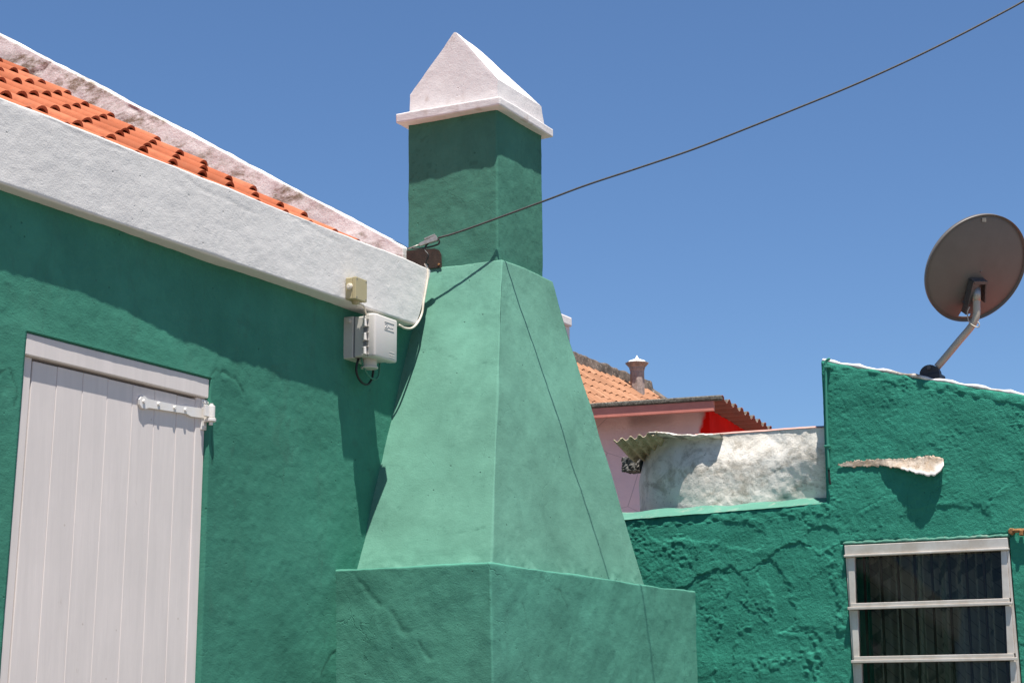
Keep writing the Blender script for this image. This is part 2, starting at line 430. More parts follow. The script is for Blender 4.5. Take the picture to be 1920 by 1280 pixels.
def mat_lichen(name, a, b, c_, s=30):
    m = NT(name)
    c = m.mix(m.ramp(m.noise(s, 6, .7), .42, .6), a, b)
    c = m.mix(m.ramp(m.noise(s * 2.6, 5, .7), .57, .66), c, c_)
    return m.done(c, .9, m.bump(m.noise(s * 2, 6, .65), .012, .8), spec=.2)
M['asbestos'] = mat_lichen('lichened_sheet', (.075, .065, .055), (.16, .145, .12), (.42, .39, .33))
M['old_sheet'] = mat_lichen('old_cement_sheet', (.50, .44, .30), (.36, .31, .20), (.07, .06, .045), 22)
M['ridge_dark'] = mat_lichen('sooty_mortar', (.075, .062, .052), (.17, .13, .105), (.36, .30, .25), 8)
M['pot'] = mat_lichen('weathered_pot', (.40, .31, .27), (.25, .20, .18), (.14, .115, .10), 9)
M['pot_white'] = simple('pot_whitewash', (.80, .78, .74), .7)
def mat_ground():
    m = NT('pale_paving')
    c = m.mix(m.ramp(m.noise(.8, 6, .65), .35, .7), (.205, .178, .146), (.165, .145, .12))
    c = m.mix(m.ramp(m.noise(30, 4, .7), .5, .75, 0, .5), c, (.14, .125, .11))
    return m.done(c, .9, m.bump(m.noise(60, 4, .6), .01, .6), spec=.2)
M['ground'] = mat_ground()
def mat_glass():
    m = NT('window_glass'); t = m.t
    tr = m.n('ShaderNodeBsdfTransparent'); tr.inputs[0].default_value = (.74, .78, .75, 1)
    gl = m.n('ShaderNodeBsdfGlossy'); gl.inputs['Roughness'].default_value = .02; gl.inputs[0].default_value = (1, 1, 1, 1)
    fr = m.n('ShaderNodeFresnel'); fr.inputs['IOR'].default_value = 1.25
    mx = m.n('ShaderNodeMixShader'); m.l(fr.outputs[0], mx.inputs[0]); m.l(tr.outputs[0], mx.inputs[1]); m.l(gl.outputs[0], mx.inputs[2])
    m.l(mx.outputs[0], t.nodes['Material Output'].inputs['Surface'])
    return m.m
M['glass'] = mat_glass()
def mat_curtain():
    m = NT('patterned_curtain')
    s = m.n('ShaderNodeSeparateXYZ'); m.l(m.pos, s.inputs[0])
    a = m.math('ADD', m.math('MULTIPLY', s.outputs['Y'], -1.25), s.outputs['Z'])
    k = m.math('PINGPONG', m.math('MULTIPLY', a, 13.0), .5)
    line = m.ramp(k, .0, .05, 1, 0)
    b = m.math('FRACT', m.math('MULTIPLY', s.outputs['Z'], 5.2)); col = m.math('FRACT', m.math('MULTIPLY', s.outputs['Y'], 9.3))
    leaf = m.math('MULTIPLY', m.ramp(m.math('ABSOLUTE', m.math('SUBTRACT', m.math('ADD', b, m.math('MULTIPLY', col, .55)), .7)), .16, .2, 1, 0), m.ramp(m.noise(3.3, 1, .5), .47, .5))
    c = m.mix(m.ramp(m.noise(5, 3, .5, m.mapped((1, 3, .3))), .35, .65), (.50, .47, .41), (.36, .35, .31))
    c = m.mix(m.math('MULTIPLY', leaf, .75), c, (.12, .15, .12))
    c = m.mix(m.math('MULTIPLY', line, .7), c, (.05, .045, .04))
    return m.done(c, .95, spec=.05)
M['curtain'] = mat_curtain()

# ------------------------------------------------------------------ ground
g = mesh_np('ground', [(-400, -400, 0), (600, -400, 0), (600, 400, 0), (-400, 400, 0)], [(0, 1, 2, 3)], M['ground'], None, False)
setp(g, kind='structure')

# ================================================================== the green house on the left
house = thing('green_house', 'green plastered house with white eave band, orange tile roof and white plank door', 'house', (6.0, 0, 0))
DOOR = (4.952, 6.036, .55, 2.963)          # opening in the wall
def px_y(pts, Y=0.): return [tuple(on_y(x, y, Y)[[0, 2]]) for x, y in pts]
cr1 = px_y([(392, 705), (405, 692), (425, 700), (445, 712), (458, 735)])
cr2 = px_y([(600, 1262), (612, 1235), (628, 1218)])
cr3 = px_y([(0, 700), (20, 690), (32, 725), (28, 760)])
cr4 = px_y([(395, 810), (400, 845), (398, 870)])
def h_left(P):
    x, z = P[:, 0], P[:, 2]
    h = .008 * fbm(P, 1.5, 2, 11) + .0019 * fbm(P, 8, 3, 12) + .0010 * fbm(P, 30, 2, 13)
    tro = fbm(P * np.array([1, 1, 2.4]), 14, 3, 14)
    h += .0012 * np.clip(tro - .15, 0, 1)
    w = np.zeros(len(P))
    for c, dep in ((cr1, .0030), (cr2, .0022), (cr3, .0026), (cr4, .0016)):
        d, s = pdist(x + .006 * vnoise(P, 40, 3), z + .006 * vnoise(P, 40, 4), c)
        k_ = sstep(-.5, .2, vnoise(P, 22, 16)); h -= k_ * dep * np.exp(-(d / .008) ** 2); h += dep * .6 * np.exp(-(d / .06) ** 2)
        w = np.maximum(w, .6 * np.exp(-(d / .005) ** 2))
    dx_ = np.maximum(np.maximum(DOOR[0] - x, x - DOOR[1]), 0); dz_ = np.maximum(z - DOOR[3], 0); dd = np.hypot(dx_, dz_)
    h = h * (.25 + .75 * sstep(0, .09, dd)) + .004 * np.exp(-dd / .05)
    return h, w
us = coords(2.6, 8.3, 3.6, 7.75, .0078, .2, (DOOR[0], DOOR[1]))
vv = coords(0, 3.455, 1.66, 3.455, .0075, .2, (DOOR[2], DOOR[3]))
def lean_x(x, z):
    # the doorway is out of square: it widens towards the ground, mostly on the left
    t = np.clip((x - DOOR[0]) / (DOOR[1] - DOOR[0]), 0, 1)
    off = np.maximum(DOOR[0] - x, x - DOOR[1])
    return x - np.maximum(DOOR[3] - z, 0) * (.039 - .028 * t) * np.exp(-np.clip(off, 0, 9) / .35)
def lean_obj(o, fn):
    me = o.data; n = len(me.vertices); co = np.empty(n * 3); me.vertices.foreach_get('co', co); co = co.reshape(-1, 3) + ORG[o.name]
    co = fn(co) - ORG[o.name]; me.vertices.foreach_set('co', co.ravel()); me.update()
def door_lean(c):
    c[:, 0] = lean_x(c[:, 0], c[:, 2]); return c
panel('wall', us, vv, lambda u, v: np.stack([lean_x(u, v), np.zeros_like(u), v], 1), (0, -1, 0), h_left, M['green_wall'], house, [DOOR], .22)

# white eave band
def h_white(P, N):
    h = .005 * fbm(P, 2.2, 3, 21) + .0011 * fbm(P * np.array([1.6, 1, 2.2]), 9, 3, 22) + .0006 * fbm(P, 38, 2, 23)
    w = np.zeros(len(P))
    for c in (px_y([(345, 330), (368, 352), (420, 375), (475, 402)], -.07), px_y([(540, 400), (590, 430), (640, 455)], -.08), px_y([(0, 190), (70, 215), (150, 255), (230, 285)], -.06)):
        d, s = pdist(P[:, 0] + .008 * vnoise(P, 25, 3), P[:, 2] + .008 * vnoise(P, 25, 4), c)
        h -= .0014 * np.exp(-(d / .006) ** 2); w = np.maximum(w, .15 * np.exp(-(d / .004) ** 2))
    return h, w
zb, zt = 3.447, 3.757
block('eave_band', [(2.55, -.030, zb), (7.515, -.098, zb), (7.515, .12, zb), (2.55, .12, zb), (2.55, -.045, zt), (7.668, -.095, zt), (7.668, .12, zt), (2.55, .12, zt)],
      .009, .012, h_white, M['white_plaster'], house, dims=(5.0, .2, .31))

# tiled roof
PITCH_R = math.atan(.567)
def roof_z(y): return 3.862 + .567 * (y - .115)
bm = bmesh.new()
XV = 7.75
bm_hexa(bm, [(2.5, .05, roof_z(.05) - .21), (XV + .05, .05, roof_z(.05) - .21), (XV + .05, 4.6, roof_z(4.6) - .21), (2.5, 4.6, roof_z(4.6) - .21),
             (2.5, .05, roof_z(.05) - .135), (XV + .05, .05, roof_z(.05) - .135), (XV + .05, 4.6, roof_z(4.6) - .135), (2.5, 4.6, roof_z(4.6) - .135)])
roof = bm_obj('roof', bm, M['red_roof'], house)
def tile_mesh(name, w, L, rb, hb, th, mat, nb=10):
    """one interlocking clay tile: a barrel beside a shallow pan, open below; local x across, y up the slope, z out"""
    prof = []
    for i in range(nb + 1):
        t = math.pi * i / nb
        prof.append((rb - rb * math.cos(t), hb * math.sin(t) ** .8))
    pan0 = 2 * rb
    for i in range(1, 5):
        t = i / 4; x = pan0 + (w + .012 - pan0) * t
        prof.append((x, .010 * (1 - math.sin(math.pi * t)) * (.4 + .6 * t) - .004 * math.sin(math.pi * t)))
    V, F = [], []
    ny = 3; n = len(prof)
    for lay in (0, 1):
        for j in range(ny):
            t = j / (ny - 1)
            for (x, z) in prof:
                k = 1 - .10 * t if x <= 2 * rb else 1
                xx = rb + (x - rb) * k if x <= 2 * rb else x
                V.append((xx, L * t, z * k - lay * th))
    for j in range(ny - 1):
        for i in range(n - 1):
            a = j * n + i; F.append((a, a + 1, a + n + 1, a + n)); b = a + ny * n; F.append((b, b + n, b + n + 1, b + 1))
    for i in range(n - 1):
        a = i; b = i + ny * n; F.append((a, b, b + 1, a + 1))
    for j in range(ny - 1):
        a = j * n; b = a + ny * n; F.append((a, a + n, b + n, b)); a += n - 1; b += n - 1; F.append((a, b, b + n, a + n))
    me = bpy.data.meshes.new(name); me.from_pydata(V, [], F); me.materials.append(mat)
    me.polygons.foreach_set('use_smooth', np.ones(len(F), bool))
    try: me.set_sharp_from_angle(angle=math.radians(50))
    except Exception: pass
    return me
def lay_tiles(me, parent, x_end, n_cols, s_list, w, pitch, origin, tilt=.035, keep=None, skew=0.):
    """tiles in courses: x along the eave, s up the slope from origin"""
    org = ORG[parent.name]
    for s in s_list:
        for k in range(n_cols):
            x = x_end - (k + 1) * w
            s_ = s + skew * x
            p = np.array([x, origin[1] + s_ * math.cos(pitch), origin[2] + s_ * math.sin(pitch)])
            if keep and not keep(p): continue
            p = p + np.array([random.uniform(-.004, .004), random.uniform(-.006, .006), random.uniform(-.002, .003)])
            o = bpy.data.objects.new('roof_tile', me); COL.objects.link(o); o.parent = parent
            o.location = p - org
            o.rotation_euler = (pitch - tilt + random.uniform(-.006, .006), random.uniform(-.012, .012), random.uniform(-.008, .008))
tm = tile_mesh('roof_tile', .231, .46, .046, .074, .013, M['tile'])
lay_tiles(tm, roof, .0739 + .231 * 34 - .046, 15, [-.1415 - .376 + .376 * i for i in range(12)], .231, PITCH_R, (0, .115, roof_z(.115) - .110),
          .055, lambda p: p[1] > -.02 and p[1] < 4.2 and not (p[0] < 5.2 and p[1] > 3.0), .06)
# mortar along the eave joint
bm = bmesh.new()
bm_tube(bm, [(x, .02 + .006 * math.sin(x * 7), 3.742 + .006 * math.sin(x * 13 + 1)) for x in np.arange(2.6, 7.7, .1)], lambda t: .014 + .004 * math.sin(t * 190), 6, 2)
bm_obj('eave_flashing', bm, M['rustplate'], house, True)

# far gable verge, a whitewashed upstand over the tiles
def h_verge(P, N):
    h = .008 * fbm(P, 2.5, 3, 31) + .004 * fbm(P, 14, 3, 32)
    y, z = P[:, 1], P[:, 2]
    w = np.zeros(len(P))
    for c in ([tuple(on_x(*p, XV)[[1, 2]]) for p in ((94, 116), (82, 128), (60, 138))], [tuple(on_x(*p, XV)[[1, 2]]) for p in ((238, 202), (250, 208), (266, 218))]):
        d, s = pdist(y + .02 * vnoise(P, 9, 3), z + .02 * vnoise(P, 9, 4), c)
        w = np.maximum(w, .8 * np.exp(-(d / .010) ** 2)); h -= .006 * np.exp(-(d / .012) ** 2)
    return h, w
def vz(y): return 3.908 + .584 * (y - .109)
Y0, Y1 = .128, 3.9
block('gable_verge', [(XV, Y0, vz(Y0) - .32), (XV + .2, Y0, vz(Y0) - .32), (XV + .2, Y1, vz(Y1) - .42), (XV, Y1, vz(Y1) - .42),
                      (XV, Y0, vz(Y0)), (XV + .2, Y0, vz(Y0)), (XV + .2, Y1, vz(Y1)), (XV, Y1, vz(Y1))], .016, .006, h_verge, M['verge'], house, dims=(.2, 4.4, .33))
# the rest of the house body behind the wall (end wall, back) so that it stands as a house
bm = bmesh.new(); bm_box(bm, XV - .05, XV + .12, .22, 4.4, 0, 3.75); bm_box(bm, 2.5, 2.62, .3, 4.4, 0, 3.9)
bm_obj('end_wall', bm, M['green_wall'], house)

# door frame, door, strap hinge
fx0, fx1, fz1 = DOOR[0] + .004, DOOR[1] - .004, DOOR[3] - .004
FY = .004
bm = bmesh.new()
bm_box(bm, fx0, fx0 + .058, FY + .015, FY + .09, DOOR[2], fz1 - .0802, .004)
bm_box(bm, fx1 - .062, fx1, FY + .013, FY + .09, DOOR[2], fz1 - .0802, .004)
bm_box(bm, fx0, fx1, FY - .002, FY + .09, fz1 - .08, fz1, .004)
bm_obj('door_frame', bm, M['door_white'], house)
PX = [5.0195, 5.151, 5.292, 5.432, 5.580, 5.714, 5.852, 5.9705]
bm = bmesh.new(); bm_box(bm, PX[0], PX[-1], FY + .042, FY + .063, DOOR[2] + .01, 2.865)
door = bm_obj('door', bm, M['door_white'], house)
for a, b in zip(PX[:-1], PX[1:]):
    bm = bmesh.new(); e = random.uniform(-.0012, .0012)
    bm_box(bm, a + .0006, b - .0006, FY + .017 + e, FY + .041, DOOR[2] + .01, 2.868 + random.uniform(-.001, .001), .0022, 1)
    bm_obj('plank', bm, M['door_white'], door)
bm = bmesh.new()
hp = [on_y(x, y, FY) for x, y in ((264, 748), (267, 743), (274, 742), (279, 747), (340, 760), (355, 761), (388, 766), (388, 784), (360, 780), (352, 775), (281, 764), (275, 766), (268, 764), (264, 757))]
bm_prism(bm, [(p[0], FY + .0165, p[2]) for p in hp], (0, -.012, 0))
for (x, y) in ((271, 752), (299, 757), (329, 764), (349, 768)):
    p = on_y(x, y, FY); bm_cyl(bm, (p[0], FY + .008, p[2]), (p[0], FY - .002, p[2]), .0085, .0075, 10, .0015)
k0 = on_y(396, 760, -.012); k1 = on_y(396, 783, -.012)
kx = (k0[0] + k1[0]) / 2
bm_cyl(bm, (kx, -.012, k1[2]), (kx, -.012, k0[2]), .016, None, 16, .003)
bm_cyl(bm, (kx, -.012, k1[2] - .016), (kx, -.012, k1[2] - .002), .021, None, 16, .002)
bm_cyl(bm, (kx, -.012, k1[2] - .03), (kx, -.012, k0[2] + .008), .008, None, 12)
bm_box(bm, kx - .045, kx, -.016, -.006, k1[2] + .002, k0[2] - .002, .001)
FJ = FY + .013; j0 = on_y(378, 748, FJ); j1 = on_y(390, 808, FJ)
bm_box(bm, j0[0] - .004, j1[0] - .005, FJ - .006, FJ + .002, j1[2], j0[2], .002)
bm_box(bm, j0[0] + .010, j1[0] - .004, -.020, FJ, k1[2] - .017, k1[2] - .006, .001)
for (x, y) in ((380, 754), (387, 756), (381, 800), (388, 803)):
    p = on_y(x, y, FJ); bm_cyl(bm, (p[0], FJ - .004, p[2]), (p[0], FJ - .012, p[2]), .006, .005, 8)
bm_obj('strap_hinge', bm, M['hinge_white'], door)

for o in list(house.children):
    if o.name.startswith('door'):
        lean_obj(o, door_lean)
        for c_ in o.children:
            if c_.name.startswith('plank'): lean_obj(c_, door_lean)

# ================================================================== the chimney
chim = thing('chimney', 'tall green tapering chimney with pointed white cap standing against the house wall', 'chimney', (8.0, -.4, 0))
bc = [tuple(on_p(x, y, (6.98, 0, 0), (1, 0, 0))[[1, 2]]) for x, y in ((672, 1085), (696, 1112), (720, 1140), (745, 1150), (752, 1172), (790, 1205), (822, 1240))]
bf = px_y([(940, 1062), (980, 1130), (990, 1175)], -.83); bf2 = px_y([(1012, 1080), (1050, 1110), (1075, 1170), (1060, 1230)], -.83)
def h_base(P, N):
    h = .010 * fbm(P, 3.0, 3, 41) + .0019 * fbm(P, 9, 3, 42) + .0008 * fbm(P, 36, 2, 43)
    left = N[:, 0] < -.7
    d, s = pdist(P[:, 1] + .014 * vnoise(P, 16, 3) + .006 * vnoise(P, 55, 8), P[:, 2] + .014 * vnoise(P, 16, 4) + .006 * vnoise(P, 55, 9), bc)
    k_ = sstep(-.45, .3, vnoise(P, 18, 46)); h += np.where(left, -.0022 * k_ * np.exp(-(d / .009) ** 2) + .0008 * np.exp(-((d - .02) / .05) ** 2) * (s < 0), 0); crack_shade = np.where(left, .35 * k_ * np.exp(-(d / .007) ** 2), 0)
    w = crack_shade  # the left crack's ragged shadow is painted into the colour along it
    fr = N[:, 1] < -.7
    for c in (bf, bf2):
        d, s = pdist(P[:, 0] + .01 * vnoise(P, 18, 3), P[:, 2] + .01 * vnoise(P, 18, 4), c)
        kb = sstep(-.3, .3, vnoise(P, 15, 47)); h -= np.where(fr, kb * .0010 * np.exp(-(d / .006) ** 2), 0); w = np.maximum(w, np.where(fr, .45 * kb * np.exp(-(d / .004) ** 2), 0))
    return h, w
zb0, zb1 = 0., 2.248
zsq = np.concatenate([np.linspace(0, .74, 20), np.linspace(.74, 1, 75)[1:]])
bq_ = on_x(919.5, 1053, 6.90); YB_ = float(bq_[1]); XB_ = float(on_y(1304, 1108, YB_)[0]); ZB_ = float(bq_[2])
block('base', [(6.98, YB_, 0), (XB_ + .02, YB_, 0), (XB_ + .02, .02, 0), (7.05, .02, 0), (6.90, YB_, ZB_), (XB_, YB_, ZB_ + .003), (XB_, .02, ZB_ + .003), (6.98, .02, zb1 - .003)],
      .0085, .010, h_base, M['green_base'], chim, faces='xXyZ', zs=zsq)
fl_c = [tuple(on_p(x, y, (6.2577, 0, 0), (1, 0, -.3991))[[1, 2]]) for x, y in ((790, 655), (815, 656), (840, 668), (880, 676), (925, 680))]
fl_c2 = [tuple(on_p(x, y, (6.2577, 0, 0), (1, 0, -.3991))[[1, 2]]) for x, y in ((820, 985), (850, 1000), (885, 998), (915, 985))]
fl_c3 = [tuple(on_p(x, y, (6.2577, 0, 0), (1, 0, -.3991))[[1, 2]]) for x, y in ((745, 950), (765, 965), (775, 985))]
def h_flare(P, N):
    h = .011 * fbm(P, 2.6, 3, 51) + .0018 * fbm(P, 8, 3, 52) + .0006 * fbm(P, 34, 2, 53)
    rough = sstep(.1, .45, fbm(P, 2.6, 2, 57)) ; h += .0012 * rough * fbm(P, 70, 2, 58)
    h += (.006 * np.exp(-np.clip(P[:, 2] - 2.25, 0, 9) / .022) + .003 * np.exp(-np.clip(P[:, 2] - 2.25, 0, 9) / .08)) * sstep(0, .5, fbm(P, 26, 3, 60))
    w = np.zeros(len(P)); left = N[:, 0] < -.7
    for c, a in ((fl_c, .35), (fl_c2, .5), (fl_c3, .45)):
        d, s = pdist(P[:, 1] + .008 * vnoise(P, 20, 3), P[:, 2] + .008 * vnoise(P, 20, 4), c)
        kb = sstep(-.3, .3, vnoise(P, 15, 59)); h -= np.where(left, kb * .0010 * np.exp(-(d / .006) ** 2), 0); w = np.maximum(w, np.where(left, kb * a * np.exp(-(d / .0035) ** 2), 0))
    return h, w
def fx(z): return 6.2577 + .3991 * z
def fy(z): return -1.1006 + .1779 * z
def fr_(z): return 8.317 + (8.795 - 8.317) * (3.785 - z) / (3.785 - 2.27)
z0, z1 = 2.20, 3.787
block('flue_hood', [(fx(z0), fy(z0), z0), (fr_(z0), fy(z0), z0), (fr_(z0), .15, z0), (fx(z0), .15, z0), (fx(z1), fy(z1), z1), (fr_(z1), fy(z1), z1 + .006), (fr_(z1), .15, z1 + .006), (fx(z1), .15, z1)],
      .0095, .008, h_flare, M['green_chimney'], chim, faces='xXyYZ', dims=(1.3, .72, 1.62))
def h_shaft(P, N):
    h = .005 * fbm(P, 3, 3, 61) + .0020 * fbm(P, 12, 3, 62) + .0009 * fbm(P, 42, 2, 63)
    return h, .35 * sstep(.55, .7, vnoise(P, 60, 64)) * sstep(.1, .4, vnoise(P, 7, 65))
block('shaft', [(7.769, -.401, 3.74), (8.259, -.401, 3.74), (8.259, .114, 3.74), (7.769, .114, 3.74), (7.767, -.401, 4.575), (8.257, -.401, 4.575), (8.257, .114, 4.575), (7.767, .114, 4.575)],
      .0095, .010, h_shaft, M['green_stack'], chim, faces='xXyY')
def h_cap(P, N):
    return .004 * fbm(P, 3.5, 3, 71) + .0012 * fbm(P, 14, 3, 72) + .0005 * fbm(P, 50, 2, 73), .5 * sstep(.5, .75, vnoise(P, 34, 74)) * sstep(.15, .5, vnoise(P, 6, 75))
block('cap_slab', [(7.706, -.452, 4.556), (8.308, -.445, 4.556), (8.308, .150, 4.556), (7.706, .150, 4.556), (7.704, -.452, 4.603), (8.308, -.445, 4.603), (8.308, .150, 4.603), (7.704, .150, 4.603)],
      .010, .008, h_cap, M['cap_white'], chim)
# the pointed cap: a vertical gable on the left side, weathered slopes falling to the front and the back
XC = 7.765
def capp(x, y): return on_x(x, y, XC)
c_bl, c_sl, c_ap, c_sr, c_br = capp(769, 214), capp(771, 180), capp(853, 60), capp(932, 146), capp(933, 187)
apx = c_ap
YF, YB = c_br[1], c_bl[1]
ZS = float((c_sl[2] + c_sr[2]) / 2); ZA = float(apx[2]); YA = float(apx[1])
XE = 8.245
"""cap profile as grid: u along Y (front to back), w along X; height = roof profile with a steep skirt"""
ny, nx = 60, 46
yy = np.linspace(YF, YB, ny)
V, F = [], []
zbase = 4.598
def cap_top(y, t):
    # t 0..1 along X: the ridge drops towards the far end and the eaves kick out over a curved skirt
    za = ZA - (ZA - ZS) * .10 * t
    if y < YA: k = (y - YF) / (YA - YF)
    else: k = (YB - y) / (YB - YA)
    return ZS + (za - ZS) * max(0, min(1, k))
rows = []
xs_ = XC + (XE - XC) * np.linspace(0, 1, nx)
top = np.array([[(x, y, cap_top(y, (x - XC) / (XE - XC))) for y in yy] for x in xs_])
# shape the end far from the camera as a hip
for i, x in enumerate(xs_):
    t = (x - XC) / (XE - XC)
    lim = ZS + (ZA - ZS) * np.clip((1 - t) / .42, 0, 1)
    top[i, :, 2] = np.minimum(top[i, :, 2], lim)
# skirt: the walls of the cap flare out a little towards the slab
def ring(z, off):
    a = []
    for y in yy[::-1]: a.append((XC - off * .3, y, z))          # left gable edge back -> front is seen first
    return a
P = top.reshape(-1, 3); idx = np.arange(nx * ny).reshape(nx, ny)
Fs = [np.stack([idx[:-1, :-1], idx[1:, :-1], idx[1:, 1:], idx[:-1, 1:]], -1).reshape(-1, 4)]
allV = [P]; cnt = len(P)
loop = list(idx[0, ::-1]) + list(idx[1:, 0]) + list(idx[-1, 1:]) + list(idx[-2:0:-1, -1])
lp = P[loop]; prev = np.array(loop)
cx, cy = (XC + XE) / 2, (YF + YB) / 2
ns = 22
for k in range(1, ns + 1):
    t = k / ns
    q = lp.copy(); q[:, 2] = lp[:, 2] * (1 - t) + zbase * t
    flare = .030 * t ** 1.2
    fr = np.abs(lp[:, 1] - YF) < 1e-6
    far = np.abs(lp[:, 0] - XE) < 1e-6
    q[:, 0] += np.where(far, flare * 1.6, 0)
    allV.append(q); cur = np.arange(len(loop)) + cnt; cnt += len(loop)
    n_ = len(loop)
    Fs.append(np.stack([prev, np.roll(prev, -1), np.roll(cur, -1), cur], 1)[:, ::-1]); prev = cur
V = np.concatenate(allV); F = np.concatenate(Fs)
fn = np.cross(V[F[:, 2]] - V[F[:, 0]], V[F[:, 3]] - V[F[:, 1]]); N = np.zeros_like(V)
for q in range(4): np.add.at(N, F[:, q], fn)
N /= np.maximum(np.linalg.norm(N, axis=1, keepdims=True), 1e-12)
h, w = h_cap(V, N)
h = h + .003 * fbm(V, 6, 2, 77)
co = mesh_np('pointed_cap', V + N * h[:, None], F, M['cap_white'], chim, True, {'wear_tone': w})
bmt = bmesh.new(); bmt.from_mesh(co.data); bmesh.ops.recalc_face_normals(bmt, faces=bmt.faces); bmt.to_mesh(co.data); bmt.free()
try: co.data.set_sharp_from_angle(angle=math.radians(38))
except Exception: pass

# ================================================================== fittings on the house wall
# beige junction box on the eave band
B0 = -.146
b = [on_y(x, y, B0) for x, y in ((667, 558), (688, 568), (688, 527), (667, 517))]
bx0, bx1, bz0, bz1 = b[0][0], b[1][0], (b[0][2] + b[1][2]) / 2, (b[2][2] + b[3][2]) / 2
jb = thing('junction_box', 'small beige square junction box on the white eave band', 'junction box', (bx0, -.1, bz0))
bm = bmesh.new(); bm_box(bm, bx0, bx1, B0 + .02, -.09, bz0, bz1, .004, 2); bm_obj('box_body', bm, M['beige'], jb)
bm = bmesh.new(); bm_box(bm, bx0 - .001, bx1 + .001, B0, B0 + .0195, bz0 - .001, bz1 + .001, .003, 2); bm_obj('lid', bm, M['beige'], jb)
for sx in (bx0 + .009, bx1 - .009):
    for sz in (bz0 + .009, bz1 - .009):
        bm = bmesh.new(); bm_cyl(bm, (sx, B0 + .004, sz), (sx, B0 - .001, sz), .0035, None, 8); bm_obj('screw', bm, M['seal'], jb)
bm = bmesh.new(); yk = B0 + .032; zk = bz0 + .058
bm_cyl(bm, (bx0 + .002, yk, zk), (bx0 - .008, yk, zk), .016, .015, 16, .002); bm_cyl(bm, (bx0 - .006, yk, zk), (bx0 - .012, yk, zk), .011, .010, 16, .002)
bm_obj('cable_gland', bm, M['cable_white'], jb)
bm = bmesh.new(); bm_cyl(bm, ((bx0 + bx1) / 2, yk, bz0 + .004), ((bx0 + bx1) / 2, yk, bz0 - .014), .019, .016, 14, .002); bm_obj('cable_gland', bm, M['beige'], jb)

# grey telephone box under the band
T0 = -.170
t = [on_y(x, y, T0) for x, y in ((705, 588), (702, 668), (748.5, 602), (742.5, 676))]
tx0 = (t[0][0] + t[1][0]) / 2; tx1 = (t[2][0] + t[3][0]) / 2; tz0 = (t[1][2] + t[3][2]) / 2; tz1 = (t[0][2] + t[2][2]) / 2
TB = -.032
mb = thing('meter_box', 'grey hinged utility box hanging under the end of the white eave band', 'utility box', (tx0, 0, tz0))
bm = bmesh.new(); bm_box(bm, tx0 + .006, tx1 - .006, T0 + .052, TB - .018, tz0 + .004, tz1 - .004, .006, 2); bm_obj('box_body', bm, M['box_grey'], mb)
bm = bmesh.new(); bm_box(bm, tx0 + .002, tx1 - .002, TB - .0175, .012, tz0, tz1, .004, 2); bm_obj('back_plate', bm, M['box_grey'], mb)
bm = bmesh.new(); bm_box(bm, tx0 + .0045, tx1 - .0045, TB - .026, TB - .0178, tz0 + .0025, tz1 - .0025, .001); bm_obj('seal', bm, M['seal'], mb)
bm = bmesh.new(); bm_box(bm, tx0, tx1, T0, T0 + .045, tz0 - .003, tz1 + .003, .010, 3); lid = bm_obj('lid', bm, M['box_face'], mb, True)
try: lid.data.set_sharp_from_angle(angle=math.radians(40))
except Exception: pass
bm = bmesh.new(); bm_box(bm, tx0 + .003, tx1 - .003, T0 + .0455, T0 + .0515, tz0, tz1, .001); bm_obj('seal', bm, M['box_grey'], mb)
hz = tz1 - tz0
for f in (.14, .47, .80):
    bm = bmesh.new(); z_ = tz0 + hz * f
    bm_cyl(bm, (tx0 - .002, T0 + .053, z_ - .016), (tx0 - .002, T0 + .053, z_ + .016), .0075, None, 12, .0015); bm_box(bm, tx0 - .005, tx0 + .004, T0 + .034, T0 + .070, z_ - .018, z_ - .0165); bm_box(bm, tx0 - .005, tx0 + .004, T0 + .034, T0 + .070, z_ + .0165, z_ + .018)
    bm_obj('hinge', bm, M['hinge_white'], mb)
for f in (.30, .63):
    bm = bmesh.new(); z_ = tz0 + hz * f; bm_box(bm, tx0 + .0012, tx0 + .0055, T0 + .046, T0 + .064, z_ - .012, z_ + .014); bm_obj('hinge_recess', bm, M['seal'], mb)
# embossed frame and script on the lid
bm = bmesh.new()
lw = tx1 - tx0
def lp_(u, v): return (tx0 + lw * u, T0 - .0006, tz0 + hz * v)
for seg in (((.40, .885), (.83, .885)), ((.40, .885), (.40, .70)), ((.83, .885), (.83, .70)), ((.40, .70), (.83, .70))):
    bm_tube(bm, [lp_(*seg[0]), lp_(*seg[1])], .0012 if seg[0][1] == seg[1][1] else .0007, 5, 0)
bm_tube(bm, [lp_(.43, .84), (lp_(.53, .84)), lp_(.43, .745), lp_(.55, .745)], .0013, 5, 0)
bm_tube(bm, [lp_(.55 + .03 * i, .765 + (.022 if i % 2 else 0)) for i in range(9)], .0009, 5, 3)
for seg in (((.62, .19), (.85, .19)), ((.62, .12), (.85, .12)), ((.62, .07), (.85, .07))): bm_tube(bm, [lp_(*seg[0]), lp_(*seg[1])], .0010, 5, 0)
bm_obj('embossed_script', bm, M['box_face'], lid)
bm = bmesh.new(); gx, gy = tx0 + lw * .45, T0 + .085
bm_cyl(bm, (gx, gy, tz0 + .006), (gx, gy, tz0 - .038), .036, .034, 24, .003); bm_cyl(bm, (gx, gy, tz0 - .030), (gx, gy, tz0 - .040), .040, None, 24, .003)
bm_obj('cable_gland', bm, M['box_grey'], mb, False)
bm = bmesh.new(); bm_cyl(bm, (tx0 + lw * .45, T0 + .075, tz1 - .004), (tx0 + lw * .45, T0 + .075, tz1 + .018), .036, None, 24, .003); bm_obj('pipe_stub', bm, M['box_face'], mb)
bm = bmesh.new()
lx = tx1 - .001; lzm = tz0 + hz * .47
